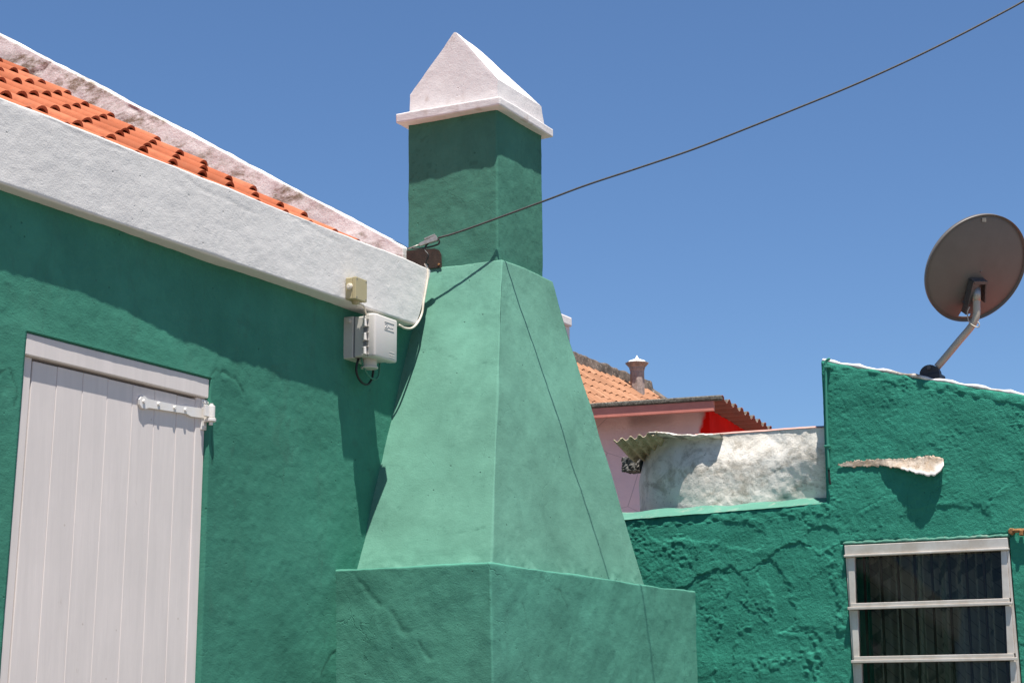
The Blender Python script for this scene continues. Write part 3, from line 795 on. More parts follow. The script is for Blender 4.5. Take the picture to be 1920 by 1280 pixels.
bm_tube(bm, [(lx, T0 + .05, lzm + .022), (lx + .018, T0 + .05, lzm + .018), (lx + .024, T0 + .05, lzm), (lx + .018, T0 + .05, lzm - .018), (lx, T0 + .05, lzm - .022)], .0035, 8, 4)
bm_obj('hasp', bm, M['box_face'], mb, True)
bm = bmesh.new(); bm_cyl(bm, (tx0 + .004, -.03, tz1 - .02), (tx0 - .014, -.03, tz1 - .02), .011, None, 12, .002); bm_obj('fixing_lug', bm, M['box_grey'], mb)
# cables of the two boxes
bm = bmesh.new(); mx_ = (bx0 + bx1) / 2
bm_tube(bm, [(mx_, yk, bz0 - .008), on_y(681, 573, -.118), on_y(684, 581, -.112), on_y(688, 590, -.10), on_y(692, 596, -.09)], .0042, 8)
setp(bm_obj('cable', bm, M['cable_white'], None, True), 'short cream cable dropping from the beige box to the grey utility box', 'cable')
def yl(pts, Y): return [on_y(x, y, Y) for x, y in pts]
bm = bmesh.new(); bm_tube(bm, yl([(673, 668), (668, 690), (671, 706), (680, 718), (690, 720), (697, 710), (700, 694), (701, 676)], -.06), .0055, 8)
setp(bm_obj('cable', bm, M['black'], None, True), 'black cable looping below the grey utility box', 'cable')
bm = bmesh.new(); bm_tube(bm, yl([(677, 670), (682, 688), (690, 703), (701, 711), (708, 708), (711, 698), (712, 680)], -.075), .0042, 8)
setp(bm_obj('cable', bm, M['cable_green'], None, True), 'green painted cable looping below the grey utility box', 'cable')

# cream cable running round the end of the band
bm = bmesh.new()
ed = [(797, 494, -.08), (801, 503, -.09), (802, 520, -.098), (798, 545, -.10), (794, 568, -.10), (791, 588, -.10), (783, 605, -.10), (772, 615, -.10), (759, 615, -.10), (748, 609, -.09)]
bm_tube(bm, [on_y(x, y, Y) for x, y, Y in ed], .0055, 10)
setp(bm_obj('cable', bm, M['cable_white'], None, True), 'cream painted cable bent round the rounded end of the white eave band', 'cable')

# dark metal plate on the shaft
bm = bmesh.new()
pl = [on_x(x, y, 7.752) for x, y in ((762, 470), (790, 467), (815, 466), (823, 469), (827, 477), (828, 501), (806, 503), (784, 497), (762, 486))]
bm_prism(bm, [tuple(p) for p in pl], (.004, 0, 0))
bmesh.ops.subdivide_edges(bm, edges=bm.edges, cuts=1)
plate = thing('metal_plate', 'dark tarred metal plate with a rounded corner at the foot of the chimney shaft', 'metal plate', tuple(pl[0]))
bm_obj('plate', bm, M['rustplate'], plate)
q = on_x(823, 496, 7.752); bm = bmesh.new(); bm_cyl(bm, q, q + np.array([-.006, 0, 0]), .007, .005, 8); bm_obj('bolt', bm, M['rust'], plate)

# overhead wire with its clamp
WP, WN = (7.722, -.392, 0), (1, .36, 0)
wpx = [(822, 446), (860, 435), (937, 407.5), (1020, 377), (1100, 347), (1200, 314), (1300, 280), (1400, 241), (1500, 201), (1600, 160), (1700, 115), (1800, 66), (1880, 24), (1920, 2), (1985, -36)]
wire = thing('overhead_wire', 'thin dark overhead wire anchored beside the chimney and rising across the sky', 'wire', tuple(on_p(822, 446, WP, WN)))
bm = bmesh.new(); bm_tube(bm, [on_p(x, y, WP, WN) for x, y in wpx], .0052, 8, 10); bm_obj('strand', bm, M['wire'], wire, True)
wa = [on_p(x, y, WP, WN) for x, y in ((765, 466), (786, 459), (820, 447))]
bm = bmesh.new(); bm_tube(bm, wa[:2], .0035, 6, 2); bm_obj('tie_wire', bm, M['steel'], wire, True)
d1 = Vector(wa[2] - wa[1]).normalized(); sd = Vector((.9, .3, 0)).normalized(); u1 = d1.cross(sd).normalized()
bm = bmesh.new()
A, B_ = Vector(wa[1]), Vector(wa[2])
def cl(p, a, b): return tuple(p + sd * a + u1 * b)
bm_hexa(bm, [cl(A, -.008, -.008), cl(A, .008, -.008), cl(A, .008, .006), cl(A, -.008, .006), cl(B_, -.012, -.012), cl(B_, .012, -.012), cl(B_, .012, .016), cl(B_, -.012, .016)], .002)
A2 = A + (B_ - A) * .35 + u1 * .018; B2 = B_ + u1 * .022 - (B_ - A) * .05
bm_hexa(bm, [cl(A2, -.006, -.004), cl(A2, .006, -.004), cl(A2, .006, .004), cl(A2, -.006, .004), cl(B2, -.006, -.004), cl(B2, .006, -.004), cl(B2, .006, .004), cl(B2, -.006, .004)], .001)
bm_obj('clamp', bm, M['steel'], wire)
bm = bmesh.new()
bm_tube(bm, [on_p(x, y, WP, WN) for x, y in ((820, 447), (824, 452), (821, 458), (806, 463), (786, 466), (772, 465))], .0042, 8); bm_obj('tail', bm, M['black'], wire, True)
bm = bmesh.new()
dp = [on_p(816, 450, WP, WN), on_p(803, 456, WP, WN), on_p(796, 468, WP, WN), on_p(793, 480, WP, WN) + np.array([0, -.03, 0]), on_y(798, 492, -.085), on_y(803, 497, -.085)]
bm_tube(bm, dp, .0048, 8); bm_obj('drop_cable', bm, M['black'], wire, True)

# ================================================================== the outbuilding on the right
XR = 10.0
out = thing('green_outbuilding', 'rough rendered green outbuilding with a sloping top and a slatted glass window', 'building', (XR, -1.9, 0))
YL = -1.285
def ztop(y): return 3.581 + (.295 / 1.126) * (y - YL)
def zled(y): return 2.744 + (.026 / 1.215) * (-.057 - y)
def px_x(pts, X=XR): return [tuple(on_x(x, y, X)[[1, 2]]) for x, y in pts]
def c7(pts): return px_x([(1160 + x / 3.765, 940 + y / 3.765) for x, y in pts])
def c6(pts): return px_x([(1520 + x / 3.555, 660 + y / 3.555) for x, y in pts])
layer = c7([(380, 640), (470, 605), (530, 555), (600, 508), (700, 478), (755, 512), (800, 500), (900, 488), (960, 458), (1050, 400), (1120, 350), (1200, 310), (1280, 285), (1340, 300), (1380, 352), (1420, 368), (1480, 340), (1560, 300)])
smooth = [c7([(800, 520), (850, 600), (790, 800), (750, 1000), (730, 1280)]), c7([(1050, 480), (1130, 600), (1180, 760), (1160, 850)]), c7([(1380, 260), (1480, 250)]), c6([(1080, 1120), (700, 1150)]), c7([(250, 180), (700, 200), (950, 260)])]
ridges = [c7([(950, 600), (900, 690), (840, 800), (815, 900), (840, 940)]), c7([(1060, 700), (1095, 770)]), c7([(560, 810), (640, 820), (700, 845)]), c7([(540, 600), (590, 590), (630, 570), (680, 580)]), c7([(300, 310), (360, 280), (440, 240)]),
          c7([(1210, 650), (1270, 655), (1320, 665)]), c6([(120, 60), (300, 90), (420, 130), (600, 160), (760, 230), (900, 290), (1000, 260), (1100, 270)]), c6([(1020, 420), (1070, 520), (1130, 620), (1150, 700)]),
          c6([(170, 1120), (300, 1080), (430, 1010), (520, 980)]), c6([(240, 1200), (330, 1210)]), c6([(1010, 980), (1100, 1020), (1200, 1000), (1300, 900)]), c7([(830, 900), (950, 880), (1060, 930), (1200, 930), (1330, 940)])]
lumps = [c7([(1500, 350), (1520, 500), (1560, 620), (1560, 1000)]), c7([(1380, 960), (1400, 1100), (1380, 1250)]), c7([(400, 430), (480, 440)]), c7([(350, 320), (420, 300)]), c7([(900, 1150), (1100, 1130), (1300, 1080), (1400, 1150)])]
def h_right(P):
    y, z = P[:, 1], P[:, 2]
    wy = y + .012 * vnoise(P, 16, 3) + .008 * vnoise(P, 50, 8) + .004 * vnoise(P, 120, 18); wz = z + .012 * vnoise(P, 16, 4) + .008 * vnoise(P, 50, 9) + .004 * vnoise(P, 120, 19)
    sm = np.zeros(len(P))
    for c, R in zip(smooth, (.055, .06, .06, .09, .07)):
        d, s = pdist(wy, wz, c); sm = np.maximum(sm, 1 - sstep(R * .75, R * 1.15, d))
    rg = sstep(-.35, .35, fbm(P, 3.2, 3, 81)) * (1 - .85 * sm)
    h = .013 * fbm(P, 2.2, 3, 82) + .0045 * fbm(P, 8, 3, 83)
    grit = fbm(P, 44, 3, 84, .6); tex = fbm(P * np.array([1, 1, 1.5]), 20, 3, 85)
    h += (.4 + .6 * rg) * (.0026 * grit + .0019 * tex) * (1 - .8 * sm) + .0010 * fbm(P, 90, 2, 86)
    peb = vnoise(P, 62, 87); h += .0028 * rg * sstep(.35, .75, peb) * sstep(-.05, .4, vnoise(P, 5, 88))
    h -= .005 * sm
    d, s = pdist(wy, wz, layer)
    ylo, yhi = layer[-1][0], layer[0][0]
    inr = sstep(ylo - .03, ylo + .05, y) * (1 - sstep(yhi - .05, yhi + .05, y))
    above = np.where(s > 0, 1., 0.) if layer[0][0] > layer[-1][0] else np.where(s < 0, 1., 0.)
    lay_z = np.interp(-y, [-p[0] for p in layer], [p[1] for p in layer])
    above = sstep(-.004, .004, wz - lay_z)
    lv = .35 + .65 * sstep(-.5, .3, vnoise(P, 9, 98)); h += inr * lv * .0065 * above * np.exp(-np.clip(wz - lay_z, 0, 1) / .16)
    h -= inr * lv * .0035 * np.exp(-(d / .006) ** 2)
    for c in ridges:
        d, s = pdist(wy, wz, c); br_ = sstep(-.25, .35, vnoise(P, 14, 94)); h += br_ * (.0020 * np.exp(-(d / .022) ** 2) - .0026 * np.exp(-((d - .012) / .007) ** 2) * (s > 0))
    for c in lumps:
        d, s = pdist(wy, wz, c); h += np.exp(-(d / .05) ** 2) * (.0045 * sstep(.1, .7, vnoise(P, 30, 90)) + .0028 * vnoise(P, 55, 91))
    # edges rounded off
    up = y < YL + .03
    e = np.where(up, ztop(y) - z, zled(y) - z)
    h -= .014 * np.exp(-np.clip(e, 0, 1) / .009) + np.where((z > zled(y)), .010 * np.exp(-np.clip(YL - y, 0, 1) / .012), 0)
    h = np.where(e < .06, h + .005 * vnoise(P, 26, 93), h)
    # the render dies into the window head
    wy0, wy1 = WIN[0], WIN[1]
    inside = (y > wy0 - .02) & (y < wy1 + .02)
    h = np.where(inside & (z > WIN[3]) & (z < WIN[3] + .03), h * sstep(0, .03, z - WIN[3]) - .004 * (1 - sstep(0, .03, z - WIN[3])) , h)
    w = .5 * sstep(.45, .8, grit) * rg * 0
    return h, w
WIN = (-2.292, -1.380, 1.25, 2.527)       # y0, y1, z0, z1
us = coords(-3.4, .05, -3.1, .05, .0048, .12, (WIN[0], WIN[1], YL))
zt0 = 3.581; zl0 = 2.77
vv = coords(0, zt0, 1.62, zt0, .0046, .15, (WIN[2], WIN[3], zl0))
def base_r(u, v):
    zl = zled(np.minimum(u, 2)); zl = np.where(u < YL - .001, 2.77, zl)
    z = np.where(v <= zl0 + 1e-9, v * np.where(v > 2.6, 1 + (zl / zl0 - 1) * (v - 2.6) / (zl0 - 2.6), 1), zl + (v - zl0) / (zt0 - zl0) * (ztop(u) - zl))
    return np.stack([np.full_like(u, XR), lean_y(u, z), z], 1)
def lean_y(y, z):
    off = np.maximum(WIN[0] - y, y - WIN[1])
    return y - np.maximum(WIN[3] - z, 0) * .027 * np.exp(-np.clip(off, 0, 9) / .3)
panel('wall', us, vv, base_r, (-1, 0, 0), h_right, M['green_rough'], out, [WIN, (YL, 9, zl0, 9)], .16)
# sloped weathering of the low part
n = 150; ys = np.linspace(YL + .002, .1, n); rows = 8
V = []
for i in range(rows):
    t_ = i / (rows - 1)
    for y in ys: V.append((XR - .002 + .135 * t_, y, zled(y) - .006 + .062 * t_ + .004 * math.sin(y * 21) * t_))
V = np.array(V); V[:, 2] += .004 * fbm(V, 14, 3, 95); V[:, 0] += .004 * vnoise(V, 12, 96) * (V[:, 0] < XR + .01)
idx = np.arange(rows * n).reshape(rows, n)
F = np.stack([idx[:-1, :-1], idx[:-1, 1:], idx[1:, 1:], idx[1:, :-1]], -1).reshape(-1, 4)
M['ledge'] = paint('green_ledge_paint', (.092, .235, .178), (.36, .33, .29), 1., (.3, .27, .24), var=.15, bump=.8)
mesh_np('weathering', V, F, M['ledge'], out, True, {'wear_tone': np.zeros(len(V))})
# pale coping line and shed roof
bm = bmesh.new()
bm_tube(bm, [(XR + .016, y, ztop(y) + .002 + .0025 * math.sin(y * 37)) for y in np.linspace(YL - .005, -3.35, 60)], lambda t: .0105 + .003 * math.sin(t * 77) + .002 * math.sin(t * 201), 8, 1)
bm_obj('coping', bm, M['verge'], out, True)
bm = bmesh.new(); Ya, Yb = YL - .01, -3.4
bm_hexa(bm, [(XR + .05, Yb, ztop(Yb) - .05), (XR + 3.2, Yb, ztop(Yb) - .05), (XR + 3.2, Ya, ztop(Ya) - .05), (XR + .05, Ya, ztop(Ya) - .05), (XR + .05, Yb, ztop(Yb) + .012), (XR + 3.2, Yb, ztop(Yb) + .012), (XR + 3.2, Ya, ztop(Ya) + .012), (XR + .05, Ya, ztop(Ya) + .012)])
bm_obj('roof', bm, M['red_roof'], out)
bm = bmesh.new(); bm_box(bm, XR + .16, XR + 3.2, Ya - .16, Ya - .002, 0, ztop(Ya) - .06); bm_box(bm, XR + .16, XR + 3.2, Yb, Yb + .16, 0, ztop(Yb) - .06); bm_box(bm, XR + 3.05, XR + 3.2, Yb + .16, Ya - .16, 0, ztop(Yb) - .06)
bm_obj('side_wall', bm, M['green_rough'], out)
# dim room behind the window
bm = bmesh.new(); bm_box(bm, XR + .155, XR + 1.6, -3.0, -1.31, .6, 3.05)
bm.faces.ensure_lookup_table()
kill = [f for f in bm.faces if abs(f.calc_center_median().x - (XR + .155)) < 1e-4]
bmesh.ops.delete(bm, geom=kill, context='FACES')
bm_obj('interior', bm, M['room'], out)

bm = bmesh.new(); fy = np.linspace(WIN[0] - .004, WIN[1] + .004, 60)
V = [(XR - .003, y, WIN[3] + .019 + .003 * math.sin(y * 61) + .002 * math.sin(y * 170)) for y in fy] + [(XR - .020, y, WIN[3] + .004 + .0012 * math.sin(y * 90)) for y in fy] + [(XR + .01, y, WIN[3] - .001) for y in fy]
bm.free()
mesh_np('head_fillet', V, [(i, i + 1, 61 + i, 60 + i) for i in range(59)] + [(60 + i, 61 + i, 121 + i, 120 + i) for i in range(59)], M['ledge'], out, True, {'wear_tone': np.zeros(len(V))})

# window: aluminium frame with tilting glass panes
wy0, wy1 = WIN[0] + .006, WIN[1] - .006; wz1 = WIN[3] - .003
WX = XR - .012
bm = bmesh.new(); bm_box(bm, WX - .010, WX + .06, wy0, wy1, wz1 - .052, wz1, .002); window = bm_obj('window', bm, M['alu'], out)
bm = bmesh.new(); bm_box(bm, WX - .022, WX + .01, wy0 - .004, wy1 + .004, wz1 - .066, wz1 - .0525, .004, 2); bm_obj('drip_lip', bm, M['alu'], window)
for (a, b_) in ((wy1 - .012, wy1), (wy0, wy0 + .012)):
    bm = bmesh.new(); bm_box(bm, WX + .002, WX + .06, a, b_, WIN[2], wz1 - .0665, .001); bm_obj('jamb', bm, M['alu'], window)
zbars = [wz1 - .066, 2.181, 1.893, 1.605, 1.30]
for k in range(4):
    zt_, zb_ = zbars[k], zbars[k + 1]
    lean = .020
    bm = bmesh.new()
    bm_box(bm, WX - .030, WX - .006, wy0 + .001, wy1 - .001, zb_ - .012, zb_ + .004, .003, 2); bm_box(bm, WX - .022, WX + .004, wy0 + .016, wy1 - .016, zb_ + .0045, zb_ + .024, .003, 2)
    bm_obj('pane_rail', bm, M['alu'], window)
    for (a, b_, c_) in ((wy1 - .047, wy1 - .0125, 1), (wy0 + .0125, wy0 + .047, -1)):
        bm = bmesh.new(); i0 = a if c_ > 0 else a; i1 = b_
        # stile: its inner edge tapers, as the pane tilts out of the frame
        if c_ > 0: ring_ = ((i0 + .004, i1), (i0 - .004, i1))
        else: ring_ = ((i0, i1 + .004), (i0, i1 - .004))
        (a0, a1), (b0, b1) = ring_
        bm_hexa(bm, [(WX - .014, a0, zb_ + .0245), (WX + .026, a0, zb_ + .0245), (WX + .026, a1, zb_ + .0245), (WX - .014, a1, zb_ + .0245),
                     (WX - .002, b0, zt_ - .0125 if k else zt_ - .0005), (WX + .036, b0, zt_ - .0125 if k else zt_ - .0005), (WX + .036, b1, zt_ - .0125 if k else zt_ - .0005), (WX - .002, b1, zt_ - .0125 if k else zt_ - .0005)], .0015)
        bm_obj('stile', bm, M['alu'], window)
    bm = bmesh.new(); a, b_ = wy0 + .046, wy1 - .046
    bm_hexa(bm, [(WX + .000, a, zb_ + .022), (WX + .004, a, zb_ + .022), (WX + .004, b_, zb_ + .022), (WX + .000, b_, zb_ + .022), (WX + .020, a, zt_ - .008), (WX + .024, a, zt_ - .008), (WX + .024, b_, zt_ - .008), (WX + .020, b_, zt_ - .008)])
    bm_obj('pane', bm, M['glass'], window)
def win_lean(c):
    c[:, 1] = lean_y(c[:, 1], c[:, 2]); return c
lean_obj(window, win_lean)
for o in list(window.children): lean_obj(o, win_lean)
for k in range(9):
    y = wy1 - .075 - .095 * k
    bm = bmesh.new(); bm_box(bm, XR + .085, XR + .097, y - .006, y + .006, WIN[2], wz1 - .05); bm_obj('security_bar', bm, M['brown'], window)
n = 420; ys = np.linspace(-2.38, -1.33, n)
V = []
for z in (1.0, 1.5, 2.0, 2.56):
    for y in ys: V.append((XR + .22 + .050 * math.sin(y * 62 + 1.9 * math.sin(y * 9) + .25 * z) + .014 * math.sin(y * 151 + z), y, z))
idx = np.arange(4 * n).reshape(4, n)
F = np.stack([idx[:-1, :-1], idx[:-1, 1:], idx[1:, 1:], idx[1:, :-1]], -1).reshape(-1, 4)
cu = mesh_np('curtain', V, F, M['curtain'])
setp(cu, 'dark patterned curtain hanging behind the slatted window of the outbuilding', 'curtain')

# peeling strip of render with its curled lip
NF = 90
xs_px = np.linspace(1572, 1770, NF)
top_px = np.interp(xs_px, [1572, 1600, 1650, 1700, 1735, 1750, 1770], [868, 862, 859, 858, 853, 853, 857])
bot_px = np.interp(xs_px, [1572, 1585, 1655, 1690, 1715, 1735, 1752, 1764, 1770], [872, 875, 873, 878, 885, 890, 891, 884, 872])
pr = np.interp(xs_px, [1572, 1655, 1690, 1715, 1735, 1752, 1764, 1770], [.004, .006, .026, .038, .043, .036, .026, .020])
rr_ = np.random.RandomState(4)
V = []; NR = 9
jt = rr_.rand(NF); jb_ = rr_.rand(NF)
for i in range(NF):
    a = on_x(xs_px[i], top_px[i] + 4.2 * jt[i] * (.4 + .6 * abs(math.sin(i * .37))), XR); b_ = on_x(xs_px[i], bot_px[i] - 1. + 4.0 * jb_[i] * (.3 + .7 * abs(math.sin(i * .29 + 1))), XR)
    for k in range(NR):
        t_ = k / (NR - 1)
        hh = .010 + pr[i] * (1 - math.cos(t_ * math.pi / 2)) ** .8 if xs_px[i] > 1655 else .010
        p = a * (1 - t_) + b_ * t_
        sh = hh - .010                                  # keep the lip at its sight line as it comes forward
        p = p + (CAM - p) * (sh / (p[0] - CAM[0])); V.append(p + np.array([-.010, 0, 0]))
V = np.array(V); V[:, 0] -= .002 * vnoise(V, 60, 97)
idx = np.arange(NF * NR).reshape(NF, NR)
F = np.stack([idx[:-1, :-1], idx[1:, :-1], idx[1:, 1:], idx[:-1, 1:]], -1).reshape(-1, 4)
def mat_flap():
    m = NT('exposed_render')
    c = m.mix(m.ramp(m.noise(18, 6, .7), .38, .66), (.50, .42, .35), (.36, .26, .175))
    c = m.mix(m.ramp(m.noise(60, 5, .7), .58, .68, 0, .8), c, (.13, .085, .055))
    c = m.mix(m.attr('edge'), c, (.12, .10, .075)); c = m.mix(m.attr('wear_tone'), c, (.70, .66, .62))
    return m.done(c, .85, m.bump(m.noise(90, 5, .6), .004, .8))
wf = np.array([sstep(.7, .95, np.array(k / (NR - 1))) * (xs_px[i] > 1690) for i in range(NF) for k in range(NR)], float)
wf = np.maximum(wf, np.repeat(sstep(1748, 1760, xs_px), NR) * np.tile(sstep(.3, .6, np.linspace(0, 1, NR)), NF))
ef = np.array([sstep(.28, .0, np.array(k / (NR - 1))) * (.25 + .75 * sstep(.0, .4, np.sin(xs_px[i] * .21) + .8 * math.sin(xs_px[i] * .83))) * (xs_px[i] < 1745) for i in range(NF) for k in range(NR)], float)
fl = mesh_np('peeling_render', V, F, mat_flap(), out, True, {'wear_tone': wf, 'edge': ef})
so = fl.modifiers.new('thickness', 'SOLIDIFY'); so.thickness = .004; so.offset = 1

# conduit up the corner of the outbuilding
cd = thing('conduit', 'green painted cable running up the left corner of the rough outbuilding wall', 'conduit', (XR - .02, YL, 2.9))
bm = bmesh.new(); bm_tube(bm, [on_x(x, y, XR - .024) for x, y in ((1556, 672), (1549, 677), (1548.5, 690), (1549, 740), (1550.5, 800), (1552.5, 850), (1554, 880))], .008, 8); bm_obj('pipe', bm, M['conduit_green'], cd, True)
bm = bmesh.new(); bm_tube(bm, [on_x(x, y, XR - .022) for x, y in ((1554, 880), (1555, 895), (1557, 908))], .006, 8); bm_obj('wire_end', bm, M['black'], cd, True)
for py in (688, 836):
    bm = bmesh.new(); p = on_x(1550, py, XR - .024); bm_box(bm, p[0] - .011, p[0] + .02, p[1] - .020, p[1] + .013, p[2] - .006, p[2] + .006, .002); bm_obj('clip', bm, M['conduit_green'], cd)

# rusty bracket at the frame's edge
rb = thing('rusty_bracket', 'rusty iron bracket stub on the green wall above the window corner', 'bracket', tuple(on_x(1898, 997, XR)))
p = on_x(1898, 996, XR); bm = bmesh.new(); bm_cyl(bm, (XR + .02, p[1], p[2]), (XR - .03, p[1], p[2]), .022, .017, 7, .004); bm_obj('boss', bm, M['rust'], rb)
q = on_x(1935, 994, XR - .03); bm = bmesh.new(); bm_tube(bm, [(XR - .014, p[1], p[2]), (XR - .03, (p[1] * 2 + q[1]) / 3, p[2] + .001), (XR - .03, q[1], q[2])], .011, 8); bm_obj('rod', bm, M['rust'], rb, True)
p2 = on_x(1915, 998, XR - .03); bm = bmesh.new(); bm_box(bm, XR - .046, XR - .012, p2[1] - .010, p2[1] + .010, p2[2] - .016, p2[2] + .014, .003); bm_obj('nut', bm, M['rust'], rb)

# ------------------------------------------------------------------ satellite dish on the outbuilding
XD = 10.10
dish = thing('satellite_dish', 'grey brown satellite dish seen from behind on a bent pole above the outbuilding', 'satellite dish', tuple(on_x(1745, 700, XD)))
nrm = FW * .860 - .326 * RT + .3926 * UP; nrm /= np.linalg.norm(nrm)
dc = on_p(1829, 502, on_x(1830, 540, XD) + nrm * .085, nrm)
dep = (dc - CAM) @ FW; RD = 106 / FPX * dep
dn = on_p(1806, 592, dc, nrm) - dc; dn /= np.linalg.norm(dn); ds = np.cross(nrm, dn)
NRAD, NANG = 26, 96
V, F = [], []
cell = set()
for i in range(NRAD + 1):
    rr = i / NRAD
    for j in range(NANG):
        a = 2 * math.pi * j / NANG
        dpt = -.055 * (1 - rr ** 2) + (.010 if i == NRAD else 0)
        V.append(dc + (dn * math.cos(a) + ds * math.sin(a)) * RD * rr + nrm * dpt)
for j in range(NANG): V.append(V[NRAD * NANG + j] + 0)   # rolled rim
rim0 = (NRAD + 1) * NANG
for j in range(NANG):
    a = 2 * math.pi * j / NANG
    V[rim0 + j] = dc + (dn * math.cos(a) + ds * math.sin(a)) * (RD * 1.006) - nrm * .014
for i in range(NRAD):
    for j in range(NANG):
        ja = min(j, NANG - 1 - j)
        if 21 <= i <= 23 and (j in (95, 0, 1, 94)): continue          # slot near the lower rim
        F.append((i * NANG + j, i * NANG + (j + 1) % NANG, (i + 1) * NANG + (j + 1) % NANG, (i + 1) * NANG + j))
for j in range(NANG): F.append((NRAD * NANG + j, NRAD * NANG + (j + 1) % NANG, rim0 + (j + 1) % NANG, rim0 + j))
refl = mesh_np('reflector', V, F, M['dish'], dish, True)
so = refl.modifiers.new('thickness', 'SOLIDIFY'); so.thickness = .003
# small sticker near the upper rim
sp = on_p(1845, 412, dc - nrm * .018, nrm); bm = bmesh.new()
sx_ = RT * .011; su = UP * .011
bm_hexa(bm, [tuple(sp - sx_ - su - nrm * .001), tuple(sp + sx_ - su - nrm * .001), tuple(sp + sx_ + su - nrm * .001), tuple(sp - sx_ + su - nrm * .001), tuple(sp - sx_ - su - nrm * .002), tuple(sp + sx_ - su - nrm * .002), tuple(sp + sx_ + su - nrm * .002), tuple(sp - sx_ + su - nrm * .002)])
bm_obj('sticker', bm, M['pole'], dish)
# bracket: a steel channel down the back, its head holding the pole
def dpt_(x, y, off): return on_p(x, y, dc - nrm * off, nrm)
def slab3(bm, quad, off, bev=.001):
    lo = [Vector(p) for p in quad]; hi = [Vector(p - nrm * off) for p in quad]; bm_hexa(bm, [tuple(p) for p in lo + hi], bev)
bm = bmesh.new()
slab3(bm, [dpt_(x, y, .055) for x, y in ((1816, 523), (1829, 522), (1815, 580), (1802, 584))], .050)
slab3(bm, [dpt_(x, y, .058) for x, y in ((1817, 521), (1843, 521), (1843, 527), (1819, 527))], .052)
slab3(bm, [dpt_(x, y, .056) for x, y in ((1840, 523), (1843, 523), (1841, 562), (1838, 562))], .045)
bm_obj('mount_bracket', bm, M['dish_steel'], dish)
for (x, y) in ((1818.5, 524), (1842, 523), (1806, 566)):
    bm = bmesh.new(); p = dpt_(x, y, .050); bm_cyl(bm, p, p - nrm * .022, .009, .008, 8); bm_obj('bolt', bm, M['dish_steel'], dish)
pts = [on_x(x, y, XD) for x, y in ((1757, 688), (1775, 667), (1800, 637), (1818, 616), (1827, 602), (1831, 588), (1831, 570), (1831, 541))]
bm = bmesh.new(); bm_tube(bm, pts, .0205, 16, 8); bm_obj('pole', bm, M['pole'], dish, True)
bm = bmesh.new(); bm_tube(bm, [on_x(1831, 564, XD), on_x(1831, 540, XD)], .0225, 16, 2); bm_obj('sleeve', bm, M['steel'], dish, True)
bm = bmesh.new(); bm_tube(bm, [on_x(x, y, XD - .03) for x, y in ((1818, 575), (1814, 585), (1815, 597), (1819, 606), (1828, 612), (1835, 613), (1836, 607), (1833, 603))], .0035, 6); bm_obj('coax_loop', bm, M['pole'], dish, True)
bm = bmesh.new(); p = on_x(1747, 700, XD)
arc = [(p[0], p[1] + .056 * math.cos(t), p[2] - .01 + .052 * math.sin(t)) for t in np.linspace(0, math.pi, 12)]
bm_prism(bm, arc, (-.05, 0, 0)); bm_box(bm, p[0] - .06, p[0] + .06, p[1] - .060, p[1] + .060, p[2] - .06, p[2] - .0105, .003)
bm_obj('foot', bm, M['dark_plastic'], dish)
bm = bmesh.new(); bm_cyl(bm, (p[0] - .05, p[1], p[2] + .025), (p[0] - .058, p[1], p[2] + .025), .012, None, 8); bm_obj('bolt', bm, M['dish_steel'], dish)

# ================================================================== old whitewashed wall behind the ledge
ow = thing('whitewashed_wall', 'stained old whitewashed wall with a rounded end behind the green ledge', 'wall', (10.3, -.7, 0))
XW = XR + .115; RC = .73
yT = on_x(1338, 880, XW)[1]                      # where the curve begins
sl = [YL - .02]; 
path = []
for y in np.arange(YL - .02, yT, .007): path.append((XW, y, 0.))
for a in np.arange(0, math.radians(115), .007 / RC): path.append((XW + RC - RC * math.cos(a), yT + RC * math.sin(a), a))
path = np.array(path)
def wtop(y):
    return np.interp(-y, [-p[0] for p in wt_], [p[1] for p in wt_])
wt_ = [tuple(on_x(x, yy_, XW)[[1, 2]]) for x, yy_ in ((1192, 826), (1212, 818), (1240, 813), (1262, 813), (1290, 815), (1330, 814), (1370, 811), (1420, 808), (1470, 806), (1500, 805), (1541, 804))][::1]
zt_arr = wtop(path[:, 1])
tv = np.concatenate([np.linspace(0, .80, 10), np.linspace(.80, 1, 80)[1:]])
V = []; 
for (x, y, a), zt_ in zip(path, zt_arr):
    for t_ in tv: V.append((x, y, zt_ * t_))
V = np.array(V); n1, n2 = len(path), len(tv)
Nn = np.repeat(np.stack([-np.cos(path[:, 2]), np.sin(path[:, 2]), 0 * path[:, 2]], 1), n2, 0)
zrel = (V[:, 2] - 2.80) / .45
right = sstep(-.75, -1.25, V[:, 1])
hh = .014 * fbm(V, 2.5, 3, 101) + .0045 * fbm(V, 9, 3, 102) + .0022 * fbm(V, 34, 3, 103)
hh += .03 * sstep(.05, .7, np.repeat(path[:, 2], n2)) * np.exp(-np.clip(zt_arr.repeat(n2) - V[:, 2], 0, 9) / .035)
hh += .10 * np.clip(zrel, 0, 1) * right
hh -= .05 * sstep(.86, 1.02, np.tile(tv, n1) / 1.0 * 1.0 + .0 * zrel) * sstep(.93, 1.0, np.tile(tv, n1))
Pw = V + Nn * hh[:, None]
zl_ = zled(V[:, 1]) + .06
wgr = np.exp(-np.abs(V[:, 2] - zl_) / .012) * sstep(.15, .5, vnoise(V, 13, 104)) * .9
idx = np.arange(n1 * n2).reshape(n1, n2)
F = np.stack([idx[:-1, :-1], idx[1:, :-1], idx[1:, 1:], idx[:-1, 1:]], -1).reshape(-1, 4)[:, ::-1]
TV = np.tile(tv, n1); ang = np.repeat(path[:, 2], n2)
